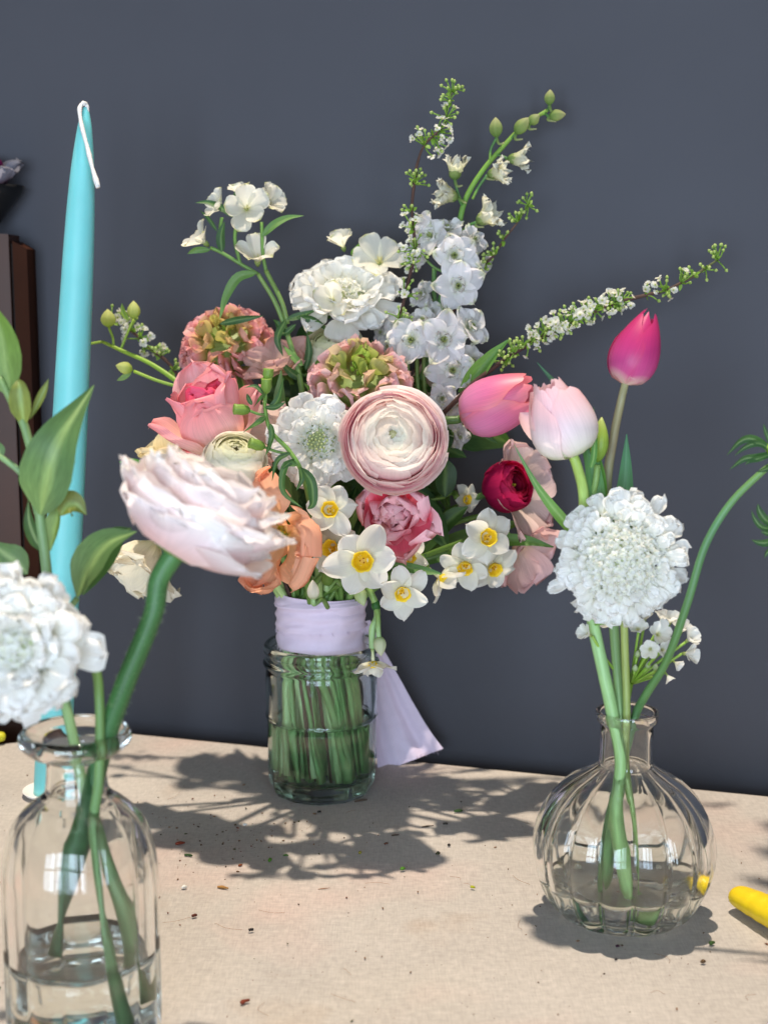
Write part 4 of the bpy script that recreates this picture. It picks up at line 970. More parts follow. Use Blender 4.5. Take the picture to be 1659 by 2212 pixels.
# --- spiraea twigs
def spiraea(label, pts, d, spots, tw=0.0012, seedy=0):
    path, bot = stem_path(P(pts[-1][0], pts[-1][1], d), V(0, 1, 0), 0.0)
    T = Thing('spiraea_branch', label, 'flowering twig', bot, 'spiraea twigs arching out of the bouquet')
    TW = ((0, (92, 100, 60)), (0.12, (86, 66, 56)), (0.5, (74, 52, 48)), (1, (80, 60, 50)))
    n = len(pts)
    T.add('stem', tube([P(x, y, d) for x, y in pts] + path[2:], list(np.linspace(tw*0.55, tw*1.1, n)) + [tw*1.2]*5, TW, 7, 80, bump=0.25), M_WOODY)
    fm = floret_mesh('spir', px(9.6, d), 5, ((0, (206, 214, 120)), (0.35, (240, 238, 226)), (1, (242, 241, 236))), 58, 84, M_PETAL, ruf=0.03, W=0.5, nu=4, nv=4, center=((0, (170, 190, 60)), (1, (210, 210, 90))))
    axis_pts = spline([P(x, y, d) for x, y in pts], 60)
    for (x, y, up, nf, nb, spread) in spots:
        base = P(x, y, d); a = V(*up); sepals = []
        base = axis_pts[np.argmin(np.linalg.norm(axis_pts - base, axis=1))]
        for k in range(nf + nb):
            dirn = nrm(a + 0.75*RS.randn(3)); L = px(spread*(0.75 + 0.5*RS.rand()), d)
            e = base + dirn*L
            sepals.append(tube([base, base + dirn*L*0.5 + RS.randn(3)*0.0005, e], px(1.5, d), ((0, (110, 150, 50)), (1, (140, 176, 76))), 5, 5))
            if k < nf:
                T.inst('floret', fm[k % 3], frame(e, dirn + 0.35*RS.randn(3) + 0.25*V(0, 0, 1), RS.rand()*6) @ scl(0.85 + 0.35*RS.rand()))
                sepals.append(ball(e - dirn*px(3.5, d), dirn, px(5, d), px(3, d), ((0, (120, 160, 60)), (1, (150, 180, 80))), n=5, m=4))
            else:
                sepals.append(ball(e, dirn, px(9, d), px(4.3, d), ((0, (120, 160, 60)), (1, (196, 210, 130))), n=7, m=5))
        for k in range(3):
            dirn = nrm(a*0.4 + RS.randn(3)); L = px(13 + 8*RS.rand(), d)
            sepals.append(blade([base, base + dirn*L*0.5, base + dirn*L], px(4.2, d), ((0, (110, 152, 46)), (1, (140, 176, 66))), face=V(0.2, 0.4, 0.9), nu=3, nv=5))
        T.add('flower_cluster', join(sepals), M_LEAF)
    return T
spiraea('upright dark spiraea twig with small white florets left of the delphinium', [(978, 192), (968, 232), (955, 275), (918, 312), (902, 352), (893, 410), (890, 460), (896, 540), (884, 600), (866, 680), (860, 740)], 0.905,
        [(976, 196, (0.2, 1, 0.2), 0, 9, 20), (972, 222, (0.3, 0.5, 0.5), 0, 7, 20), (960, 255, (0.5, 0.4, 0.5), 2, 8, 28), (950, 280, (0.4, -0.2, 0.7), 9, 1, 34), (938, 296, (0.6, -0.5, 0.4), 5, 1, 48), (918, 312, (-0.7, 0.6, 0.4), 4, 4, 36),
         (893, 395, (0.5, 0.7, 0.4), 0, 8, 24), (892, 385, (-0.4, 0.2, 0.5), 0, 4, 16), (890, 455, (-0.5, 0.6, 0.3), 0, 3, 16), (893, 495, (-0.3, 0.5, 0.6), 5, 3, 30), (896, 540, (-0.2, -0.1, 0.8), 6, 6, 26), (888, 570, (-0.3, -0.2, 0.8), 4, 6, 24), (872, 640, (0.5, 0.6, 0.5), 3, 5, 28), (862, 690, (0.4, 0.3, 0.6), 0, 9, 26)])
spiraea('thin green-budded spiraea twig sloping up right of the delphinium', [(1142, 440), (1118, 480), (1090, 515), (1068, 550), (1040, 580), (1000, 640)], 0.92,
        [(1140, 442, (0.1, 1, 0.2), 0, 9, 20), (1118, 478, (-0.3, 0.8, 0.3), 0, 7, 18), (1088, 518, (0.0, 0.6, 0.5), 0, 4, 14), (1066, 552, (-0.3, 0.8, 0.4), 0, 6, 18), (1050, 572, (0.1, 0.2, 0.8), 0, 6, 16), (1035, 588, (0.2, 0.2, 0.8), 1, 4, 14)], tw=0.0009)
spots = [(1548, 560, (0.0, 0.9, 0.3), 0, 12, 26), (1525, 585, (0.2, -0.3, 0.6), 0, 6, 20), (1500, 600, (-0.4, 0.9, 0.3), 0, 5, 22), (1465, 612, (0.1, 0.9, 0.3), 2, 5, 24), (1438, 625, (-0.4, 0.9, 0.4), 4, 3, 28), (1445, 628, (0.3, -0.6, 0.5), 2, 3, 18), (1395, 640, (-0.1, 0.7, 0.5), 4, 1, 22)]
for k, x in enumerate(range(1345, 1140, -14)):
    y = np.interp(x, [1140, 1235, 1330, 1400], [745, 695, 655, 636])
    spots.append((x, y, (0.1*RS.randn() - 0.15, 0.8, 0.4), 4, 2, 24 + 9*RS.rand())); spots.append((x + 5, y, (0.1*RS.randn() + 0.1, -0.7, 0.6), 2, 2, 17))
spots += [(1135, 755, (-0.3, 0.8, 0.4), 2, 5, 24), (1115, 765, (-0.2, 0.6, 0.5), 0, 8, 22), (1095, 775, (-0.3, 0.5, 0.6), 0, 9, 20), (1092, 780, (0.3, -0.4, 0.6), 0, 6, 18)]
spiraea('long spiraea twig thick with white florets slanting up to the far right', [(1548, 562), (1500, 594), (1440, 626), (1400, 636), (1330, 655), (1235, 695), (1140, 745), (1065, 795), (990, 860)], 0.89, spots, tw=0.0014)
spiraea('short spiraea twig with blurred white florets behind the lime green buds', [(235, 680), (270, 705), (300, 728), (322, 752), (360, 780), (398, 830), (420, 870)], 0.985,
        [(238, 684, (0.3, 0.6, 0.5), 3, 2, 22), (262, 700, (0.3, 0.6, 0.5), 5, 2, 24), (285, 716, (0.2, 0.4, 0.5), 4, 2, 22), (302, 732, (0.6, 0.5, 0.4), 5, 1, 30), (312, 742, (-0.3, -0.6, 0.5), 3, 2, 28), (322, 756, (0.7, 0.2, 0.4), 3, 2, 30), (345, 770, (0.3, 0.2, 0.6), 0, 5, 18), (372, 800, (0.3, 0.3, 0.5), 0, 4, 14)], tw=0.0012)

# --- foliage tucked between the blooms
def sprig(label, pts, d, n, L, hw, cols, group=None, wide=False):
    path, bot = stem_path(P(pts[0][0], pts[0][1], d[0]), V(0, 1, 0), 0.004)
    T = Thing('leafy_sprig', label, 'foliage', bot, group)
    top = [P(x, y, dd) for (x, y), dd in zip(pts[::-1], np.linspace(d[1], d[0], len(pts)))]
    T.add('stem', tube(top + path[2:], [0.0009]*len(top) + [0.0016]*5, STEM_MID, 7, 40), M_STEM)
    s = spline(top, 30)
    for k in range(n):
        b = s[int(k/n*26)]; di = nrm(RS.randn(3)*np.array([1, 0.4, 0.8]) + np.array([0, 0.1, 0.3])); l = L*(0.7 + 0.6*RS.rand())
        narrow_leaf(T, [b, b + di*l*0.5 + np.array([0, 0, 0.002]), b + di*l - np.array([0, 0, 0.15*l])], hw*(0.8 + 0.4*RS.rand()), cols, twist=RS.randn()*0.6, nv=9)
    return T
SG = 'leafy sprigs tucked between the blooms'
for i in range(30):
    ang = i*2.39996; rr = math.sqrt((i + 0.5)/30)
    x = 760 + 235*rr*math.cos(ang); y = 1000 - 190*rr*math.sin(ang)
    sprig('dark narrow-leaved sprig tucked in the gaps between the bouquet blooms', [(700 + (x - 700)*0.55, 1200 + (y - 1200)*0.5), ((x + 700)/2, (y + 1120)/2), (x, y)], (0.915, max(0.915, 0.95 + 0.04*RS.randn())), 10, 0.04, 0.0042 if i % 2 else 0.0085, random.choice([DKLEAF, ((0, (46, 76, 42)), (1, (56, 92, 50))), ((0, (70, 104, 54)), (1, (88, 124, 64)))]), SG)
for i in range(16):  # mostly hidden sprigs, added so the bouquet casts a more solid shadow
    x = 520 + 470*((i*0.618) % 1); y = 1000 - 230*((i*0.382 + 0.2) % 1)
    sprig('broad-leaved dark sprig added at the back to thicken the bouquet shadow', [(690 + (x - 690)*0.3, 1150), ((x + 690)/2, (y + 1080)/2), (x, y)], (0.93, 0.945 + 0.03*RS.rand() + (x < 700)*0.02), 9, 0.042, 0.011, random.choice([((0, (46, 76, 42)), (1, (56, 92, 50))), ((0, (60, 92, 48)), (1, (74, 110, 56)))]), 'broad-leaved sprigs added for a fuller bouquet shadow')
# right-hand horizontal stems and leaves
for lab, pts, hw, dd, cols in [('broad dark tulip leaf reaching right behind the side-on daffodil', [(850, 1230), (950, 1200), (1040, 1172), (1130, 1168), (1195, 1182)], 16, 0.90, ((0, (62, 96, 46)), (0.7, (96, 140, 60)), (1, (70, 110, 50)))),
                               ('narrow green leaf over the side-on daffodil', [(830, 1215), (890, 1228), (955, 1240)], 11, 0.858, ((0, (84, 124, 60)), (1, (92, 140, 76)))),
                               ('yellow-green leaf behind the right hand daffodils', [(900, 1220), (960, 1180), (1050, 1150), (1135, 1125)], 20, 0.925, ((0, (70, 100, 44)), (1, (100, 136, 56)))),
                               ('dark leaf behind the ruffled pink tulip', [(820, 1260), (900, 1190), (975, 1120), (1010, 1095)], 20, 0.915, ((0, (48, 80, 36)), (1, (70, 104, 46)))),
                               ('upright pale green leaf beside the front bud sprig', [(640, 1130), (622, 1000), (606, 880), (608, 800)], 17, 0.885, ((0, (92, 124, 74)), (1, (104, 138, 84)))),
                               ('pale green leaf tip poking out left of the big foreground ranunculus', [(450, 1120), (380, 1050), (300, 1000), (258, 998)], 9, 0.905, ((0, (84, 124, 60)), (1, (96, 156, 80)))),
                               ('olive leaf under the white ranunculus', [(640, 1180), (600, 1110), (560, 1060), (520, 1040)], 24, 0.86, ((0, (84, 110, 40)), (1, (120, 140, 56))))]:
    path, bot = stem_path(P(pts[0][0], pts[0][1], dd), V(0, 1, 0), 0.002)
    T = Thing('long_leaf', lab, 'leaf', bot)
    T.add('stem', tube(path, 0.0016, STEM_MID, 7, 30), M_STEM)
    narrow_leaf(T, [P(x, y, dd) for x, y in pts], px(hw, dd), cols, kind=[0.5, 0.9, 1, 0.8, 0.1], nv=18, twist=0.4)
# thick bare stems that fill the binding and the jar
while _tie[0] < 112:
    i = _tie[0]; tie, bot = bouquet_slot(); bot = bot.copy(); bot[:2] = GJ[:2] + (bot[:2] - GJ[:2])*1.03
    up = tie + (tie - TIE)*1.3 + np.array([0, 0, 0.05 + 0.03*RS.rand()])
    single('cut_stem', tube([up, tie + np.array([0, 0, 0.012]), tie - np.array([0, 0, 0.02]), (tie + bot)/2 + RS.randn(3)*0.0008, bot], [0.0024, 0.0026, 0.0027, 0.0028, 0.0028], random.choice([((0, (150, 176, 104)), (1, (160, 196, 140))), ((0, (168, 190, 120)), (1, (172, 206, 158))), ((0, (130, 160, 86)), (1, (140, 182, 116))), STEM_MID]), 9, 26), M_STEM,
           'bare green flower stem bundled under the ribbon and standing in the jar', 'stem', 'bare stems bundled in the jar', loc=bot)

# --- ribbon
zr0, zr1 = ZAT(JY - 0.026, 1416), ZAT(JY - 0.026, 1300)
def ribbon_band(z0, z1, r0, tilt, ph, n=96, m=26, amp=0.0007):
    a = np.linspace(0, 2*pi, n, endpoint=False); vs = []
    for i in range(m):
        t = i/(m - 1); z = z0 + (z1 - z0)*t
        zz = z + tilt*np.cos(a + ph)*1.0
        r = r0 + amp*(np.sin(a*3 + t*9 + ph) * 0.6 + np.sin(a*7 - t*14) * 0.5 + 0.9*np.sin(t*17 + 1.2*np.sin(a + ph))) + 0.0011*math.exp(-((t - 0.86)/0.06)**2) + 0.0008*math.exp(-(t/0.06)**2)
        r = r*(1 + 0.02*np.cos(a*2))
        vs.append(np.stack([GJ[0] + r*np.cos(a), GJ[1] + r*np.sin(a), zz], -1))
    v = np.concatenate(vs); return v, gridfaces(m, n, True), np.full((len(v), 3), .8), np.zeros((len(v), 3))
RB_ = Thing('ribbon', 'pale lilac frayed silk ribbon wrapped round the stems with a tail trailing behind the jar', 'ribbon', np.array([GJ[0], GJ[1], zr0]))
RB_.add('wrap', ribbon_band(zr0, zr1, 0.0282, 0.0016, 2.6), M_RIBBON)
RB_.add('wrap', ribbon_band(zr0 + (zr1 - zr0)*0.36, zr1 - 0.0035, 0.0292, 0.0022, 1.2, amp=0.0005), M_RIBBON)
tl = [P(784, 1345, 0.955), P(803, 1400, 0.975), P(826, 1460, 0.992), P(848, 1530, 1.004), P(868, 1595, 1.010), G(886, 1650) + np.array([0, 0, 0.002])]
fr_ = []
for k in range(260):
    a = RS.rand()*2*pi; r = 0.0288 if k % 3 else 0.0298; z = zr0 + 0.0016*math.cos(a + 2.6) if k % 3 else zr0 + (zr1 - zr0)*0.36 + 0.0022*math.cos(a + 1.2)
    b = np.array([GJ[0] + r*math.cos(a), GJ[1] + r*math.sin(a), z + 0.0004]); e = b + np.array([0.0008*RS.randn(), 0.0008*RS.randn(), -0.0014 - 0.0022*RS.rand()])
    fr_.append(tube([b, (b + e)/2 + 0.0003*RS.randn(3), e], 0.00012, ((0, (220, 204, 220)), (1, (220, 204, 220))), 3, 4))
sd_ = nrm(np.cross(tl[-1] - tl[-2], V(0.15, 0.1, 1.0)))
for k in range(70):
    b = tl[-1] + sd_*px(76, 1.0)*(RS.rand()*2 - 1) + np.array([0, 0, 0.0016]); e = b + nrm(tl[-1] - tl[-2])*(0.0015 + 0.003*RS.rand())*np.array([1, 1, 0.2]) + 0.0008*RS.randn(3)
    fr_.append(tube([b, (b + e)/2, e], 0.00012, ((0, (220, 204, 220)), (1, (220, 204, 220))), 3, 4))
RB_.add('fringe', join(fr_), M_RIBBON, stuff=True)
RB_.add('ribbon_tail', blade(tl, px(78, 1.0), ((0, (214, 200, 220)), (1, (214, 204, 226))), kind=[0.20, 0.26, 0.38, 0.58, 0.80, 0.98], fold=0.06, wave=0.03, pl=0.07, nu=37, nv=60, face=V(0.15, 0.1, 1.0)), M_RIBBON)

# ================================================================== FLOWERS IN THE BOTTLE
def in_bottle(x, y, off=0.0):
    return P(x, y, dB + off)
BD = 0.612
a = V(0.50, 0.84, 0.06); p = P(434, 1100, 0.60)
bs = in_bottle(100, 2140, 0.01)
T = Thing('ranunculus', 'very large pale blush ranunculus seen from the side, standing in the left bottle', 'flower', bs)
cp = p - a*px(128, 0.6)
T.add('stem', tube([cp + a*0.004, cp - a*0.010, P(330, 1330, 0.602), P(270, 1480, 0.606), P(228, 1600, BD), P(196, 1720, BD + 0.006), P(150, 1900, BD + 0.012), P(118, 2060, BD + 0.016)], [0.0046, 0.0044, 0.0042, 0.0044, 0.0044, 0.0044, 0.0044, 0.0044], ((0, (70, 116, 64)), (0.5, (52, 96, 52)), (1, (46, 84, 52))), 14, 70, bump=0.02), M_STEM)
hr = []
sp_ = spline([cp - a*0.010, P(330, 1330, 0.602), P(270, 1480, 0.606), P(228, 1600, BD)], 200)
for k in range(420):
    b = sp_[RS.randint(0, 199)]; d_ = RS.randn(3); d_ = nrm(d_ - a*np.dot(d_, a)); s_ = b + d_*0.0042
    hr.append(tube([s_, s_ + d_*0.0009 + RS.randn(3)*0.0003], 0.00005, ((0, (150, 180, 120)), (1, (180, 200, 160))), 3, 3, cap=False))
T.add('stem_hair', join(hr), M_STEM, stuff=True)
ranunculus(T, p - a*px(18, 0.6), a, px(160, 0.6), n=44, outer=((0, (246, 210, 204)), (0.55, (245, 228, 228)), (1, (248, 242, 244))), inner=((0, (242, 224, 210)), (1, (248, 242, 232))), squash=0.66, open_=84, guard=0, ruf=0.03, edge=((250, 242, 236), 0.5), roll=0.6, inner_at=0.4, flare=0.08, jt=5.5, rho0=0.5, te_p=0.74, spiral=0.04, rdk=0.10)
FGC = ((0, (238, 214, 190)), (0.35, (247, 212, 206)), (0.7, (245, 230, 232)), (1, (249, 244, 247)))
q6 = lambda n_: px(n_, 0.6)
whorl(T, cp + a*q6(16), a, [dict(n=9, L=q6(220), W=q6(128), a0=84, a1=46, kind='round', cup=0.75, ruf=0.028, rfq=1.2, jag=0.035, notch=0.03, cols=FGC, edge=((251, 244, 240), 0.5), nu=17, nv=14, ja=4, jl=0.05, dz=q6(0), off=0.0),
                     dict(n=10, L=q6(232), W=q6(122), a0=78, a1=34, kind='round', cup=0.75, ruf=0.028, rfq=1.2, jag=0.035, notch=0.03, cols=FGC, edge=((251, 244, 240), 0.5), nu=17, nv=14, ja=4, jl=0.05, dz=q6(6), off=0.3),
                     dict(n=10, L=q6(234), W=q6(112), a0=70, a1=22, kind='round', cup=0.75, ruf=0.028, rfq=1.2, jag=0.035, notch=0.03, cols=FGC, edge=((251, 244, 240), 0.5), nu=17, nv=14, ja=4, jl=0.05, dz=q6(14), off=0.1),
                     dict(n=10, L=q6(224), W=q6(100), a0=60, a1=10, kind='round', cup=0.75, ruf=0.028, rfq=1.2, jag=0.035, notch=0.03, cols=FGC, edge=((251, 244, 240), 0.5), nu=17, nv=14, ja=4, jl=0.05, dz=q6(20), off=0.45)])
whorl(T, cp + a*px(10, 0.6), a, [dict(n=5, L=px(95, .6), W=px(26, .6), a0=75, a1=62, kind='leaf', cup=0.5, cols=((0, (92, 128, 66)), (1, (110, 146, 86))), ja=4)], mat=M_LEAF, name='sepal')

a = V(-0.22, 0.10, 0.97); p = P(62, 1400, 0.578)
bs = in_bottle(262, 2205, -0.004)
T = Thing('scabiosa', 'big ruffled white scabiosa drooping over the lip of the left bottle', 'flower', bs)
T.add('stem', tube([p - a*0.008, P(150, 1408, 0.603), P(186, 1412, 0.607), P(209, 1450, 0.606), P(216, 1520, 0.604), P(217, 1600, BD - 0.006), P(214, 1690, BD - 0.004), P(202, 1790, BD), P(214, 1930, BD + 0.003), P(238, 2060, BD), bs], [0.0019, 0.002, 0.002, 0.0021, 0.0021, 0.0021, 0.0022, 0.0024, 0.0026, 0.0026, 0.0024], ((0, (120, 140, 70)), (0.4, (96, 130, 72)), (1, (104, 142, 96))), 10, 90), M_STEM)
scabiosa(T, p, a, px(160, 0.578), nin=46, fl=0.15, dome=0.36, rin=0.5, rays=((17, 0.55, 0.25, 60, 98, 0.46), (18, 0.52, 0.24, 46, 88, 0.40), (17, 0.46, 0.21, 32, 78, 0.32), (14, 0.36, 0.16, 20, 66, 0.24)), ruf=0.12, pins=False)

# leafy branch
LB = 0.645
T = Thing('leafy_branch', 'green leafy branch with paired oval leaves standing in the left bottle', 'branch', in_bottle(290, 2150, 0.02))
bp = lambda x, y, d=LB: P(x, y, d)
BR = ((0, (128, 156, 96)), (0.5, (124, 158, 112)), (1, (110, 140, 90)))
T.add('stem', tube([bp(0, 815), bp(26, 866), bp(54, 922), bp(78, 1020), bp(87, 1110), bp(98, 1200), bp(112, 1330), bp(135, 1480, 0.63), P(160, 1600, BD + 0.008), P(186, 1720, BD + 0.006), P(236, 1850, BD + 0.012), P(275, 2000, BD + 0.016), in_bottle(290, 2150, 0.015)], [0.0016, 0.0019, 0.002, 0.0022, 0.0024, 0.0024, 0.0024, 0.0024, 0.0024, 0.0024, 0.0024, 0.0024, 0.0024], BR, 9, 80), M_STEM)
T.add('twig', tube([bp(-12, 978), bp(10, 992), bp(50, 1025), bp(70, 1065), bp(84, 1110)], [0.0012, 0.0014, 0.0016, 0.0018, 0.002], BR, 8), M_STEM)
T.add('twig', tube([bp(132, 946, LB - 0.012), bp(112, 1020, LB - 0.010), bp(98, 1070, LB - 0.006), bp(88, 1112)], [0.0008, 0.0012, 0.0016, 0.0018], BR, 8), M_STEM)
def bleaf(pts, hw, cols, fold=0.3, roll=0.0, twist=0.0, d=LB, dz=None, kind=[0.06, 0.55, 0.9, 1.0, 0.92, 0.66, 0.32, 0.02], face=None, wave=0.03):
    ds = [d]*len(pts) if dz is None else [d + z_ for z_ in dz]
    return narrow_leaf(T, [P(x, y, q_) for (x, y), q_ in zip(pts, ds)], px(hw, d), cols, mid=(150, 176, 110), fold=fold, roll=roll, twist=twist, kind=kind, nv=24, wave=wave, face=face)
LF1 = ((0, (122, 150, 86)), (0.5, (118, 150, 76)), (1, (112, 148, 62)))
LF2 = ((0, (108, 136, 90)), (0.6, (92, 124, 76)), (1, (76, 108, 62)))
LF3 = ((0, (134, 146, 76)), (1, (122, 132, 66)))
bleaf([(22, 856), (14, 800), (2, 720), (-22, 645)], 52, LF1, fold=0.28, roll=0.25, face=V(-0.1, 0.1, 1))
bleaf([(54, 920), (48, 880), (44, 840), (40, 818)], 24, LF3, fold=0.5, dz=[0, -0.004, -0.006, -0.004])
bleaf([(66, 905), (84, 870), (98, 840), (106, 818)], 9, LF3, fold=0.6)
bleaf([(88, 1112), (104, 1040), (130, 950), (204, 832)], 58, LF2, fold=0.45, roll=-0.35, d=LB - 0.006, dz=[0, -0.012, -0.016, -0.002], face=V(-0.35, 0.2, 1))
bleaf([(98, 1195), (78, 1165), (64, 1125), (62, 1080)], 15, ((0, (70, 104, 50)), (1, (60, 92, 44))), fold=0.4)
bleaf([(110, 1190), (118, 1150), (126, 1110), (124, 1078)], 22, ((0, (120, 146, 70)), (1, (104, 130, 62))), fold=0.6, roll=0.5)
bleaf([(132, 1114), (146, 1092), (166, 1090), (188, 1112)], 30, ((0, (120, 128, 52)), (1, (104, 112, 46))), fold=0.3, roll=0.5, d=LB - 0.01, face=V(0, -0.4, 1))
bleaf([(168, 1290), (196, 1225), (236, 1175), (296, 1148)], 50, LF2, fold=0.35, roll=0.2, d=LB - 0.004, face=V(-0.3, 0.4, 1))
bleaf([(180, 1285), (215, 1215), (250, 1160), (285, 1140)], 30, ((0, (70, 104, 56)), (1, (64, 100, 52))), fold=0.2, d=LB + 0.008)
bleaf([(60, 1240), (38, 1215), (10, 1195), (-25, 1165)], 34, LF2, fold=0.3)
bleaf([(6, 990), (-4, 970), (-18, 945)], 16, LF2)
T.add('twig', tube([bp(168, 1292), bp(140, 1330), bp(116, 1370)], 0.0014, BR, 8), M_STEM)

# ================================================================== FLOWERS IN THE RIBBED VASE
VD = 0.742
bot_v = lambda x, y, o=0.0: P(x, y, dP + o)
a = V(-0.04, -0.02, 1.0); p = P(1346, 1208, 0.716)
bs = bot_v(1392, 1962, -0.006)
T = Thing('scabiosa', 'dense round white scabiosa standing in the ribbed vase', 'flower', bs)
T.add('stem', tube([p - a*0.008, P(1345, 1262, 0.730), P(1347, 1330, 0.732), P(1350, 1430, 0.736), P(1353, 1530, VD - 0.004), P(1350, 1640, VD - 0.002), P(1362, 1740, VD - 0.004), P(1380, 1850, VD), bs], 0.0021, ((0, (150, 160, 90)), (0.4, (140, 156, 86)), (1, (132, 168, 100))), 9, 70), M_STEM)
scabiosa(T, p - a*0.014, a, px(144, 0.716), dome=0.56, rin=0.78, nin=230, fl=0.105, pins=False, rays=((22, 0.34, 0.145, 74, 104, 0.68), (24, 0.33, 0.14, 62, 94, 0.64), (22, 0.28, 0.12, 48, 84, 0.60), (20, 0.22, 0.10, 34, 74, 0.54)), ruf=0.10)

a = V(0.30, 0.95, 0.06); p = P(1348, 832, 0.735)
bs = bot_v(1308, 1966, 0.004)
T = Thing('tulip', 'upright magenta tulip on a long brownish stem in the ribbed vase', 'tulip', bs)
T.add('stem', tube([p + a*0.002, P(1340, 870, 0.735), P(1325, 945, 0.742), P(1310, 1060, 0.750), P(1318, 1250, 0.752), P(1332, 1440, 0.746), P(1340, 1560, VD), P(1345, 1660, VD + 0.004), P(1326, 1780, VD + 0.006), bs], [0.0019, 0.0021, 0.0023, 0.0026, 0.0027, 0.0027, 0.0027, 0.0027, 0.0027, 0.0027], ((0, (150, 150, 110)), (0.25, (128, 118, 92)), (0.5, (120, 150, 96)), (1, (124, 166, 104))), 10, 80), M_STEM)
tulip(T, p, a, px(162, 0.735), px(56, 0.735), ((0, (232, 220, 196)), (0.07, (226, 196, 190)), (0.2, (206, 84, 150)), (0.6, (206, 60, 130)), (1, (208, 52, 116))), edge=((216, 80, 132), 0.4), roll=0.5, open_=-0.26, tip=0.40, rp=1.8)
for pts, hw, dd, cc, lab in [([(1322, 1330), (1340, 1150), (1350, 1040), (1353, 938)], 22, 0.756, ((0, (84, 128, 72)), (1, (74, 128, 92))), None), ([(1300, 1350), (1290, 1180), (1285, 1050), (1262, 940), (1215, 850), (1160, 783)], 19, 0.738, ((0, (108, 150, 60)), (0.4, (86, 134, 74)), (1, (60, 108, 80))), None)]:
    narrow_leaf(T, [P(x, y, dd) for x, y in pts], px(hw, dd), cc, kind=[0.8, 1, 1, 0.85, 0.5, 0.05] if len(pts) < 6 else [0.9, 1.2, 1.15, 0.8, 0.62, 0.36, 0.03], fold=0.35, nv=26, twist=0.2, mid=None)

a = V(-0.34, 0.92, 0.22); p = P(1238, 988, 0.728)
bs = bot_v(1352, 1964, -0.012)
T = Thing('double_tulip', 'pale blush double tulip with white base leaning left in the ribbed vase', 'tulip', bs)
T.add('stem', tube([p + a*0.003, P(1247, 1010, 0.728), P(1260, 1070, 0.735), P(1262, 1180, 0.742), P(1278, 1330, 0.742), P(1305, 1460, 0.740), P(1322, 1540, VD - 0.003), P(1340, 1640, VD - 0.003), P(1332, 1760, VD - 0.004), bs], [0.0026, 0.0027, 0.0028, 0.0030, 0.0033, 0.0034, 0.0034, 0.0032, 0.0030, 0.0028], ((0, (150, 176, 80)), (0.3, (166, 196, 110)), (0.5, (150, 190, 130)), (1, (140, 180, 110))), 11, 80), M_STEM)
BL = ((0, (206, 226, 170)), (0.18, (240, 240, 230)), (0.5, (244, 230, 233)), (1, (244, 198, 206)))
tulip(T, p, a, px(162, 0.728), px(72, 0.728), BL, edge=((242, 214, 214), 0.5), roll=0.2, open_=-0.06, n=6, ruf=0.045, tip=0.34, rp=2.1)
tulip(T, p + a*0.003, a, px(154, 0.728), px(58, 0.728), BL, edge=((242, 214, 214), 0.5), roll=0.8, open_=-0.10, n=5, ruf=0.035, tip=0.3, rp=2.3)
whorl(T, p, a, [dict(n=1, L=px(160, .728), W=px(46, .728), a0=66, a1=10, kind='tulip', cup=0.7, cols=BL, off=2.2)], mat=M_WAXY)
T.add('side_bud', ball(P(1290, 1000, 0.737), V(0.08, 1, 0.1), px(100, .735), px(23, .735), ((0, (120, 156, 60)), (0.7, (166, 190, 80)), (1, (200, 210, 130))), ridges=3, amp=0.12, n=24, m=12), M_WAXY, label='closed lime green bud')
T.add('stem', tube([P(1290, 1004, 0.737), P(1286, 1040, 0.737), P(1275, 1100, 0.742), P(1266, 1200, 0.744)], 0.0018, STEM_LIGHT, 8), M_STEM)
for pts, hw, dd, cc in [([(1272, 1180), (1215, 1122), (1160, 1050), (1110, 960)], 11, 0.742, ((0, (140, 176, 80)), (0.5, (118, 164, 80)), (1, (84, 130, 90)))), ([(1268, 1240), (1282, 1120), (1290, 1040), (1276, 960), (1270, 935)], 20, 0.742, ((0, (120, 160, 60)), (0.5, (96, 148, 60)), (1, (70, 124, 80)))), ([(1276, 1010), (1282, 985), (1285, 930), (1282, 880)], 6, 0.726, ((0, (92, 144, 70)), (1, (92, 144, 70))))]:
    narrow_leaf(T, [P(x, y, dd) for x, y in pts], px(hw, dd), cc, kind=[0.7, 1.1, 1.1, 0.8, 0.4, 0.04], fold=0.4, nv=22, twist=0.3, mid=(150, 186, 100))

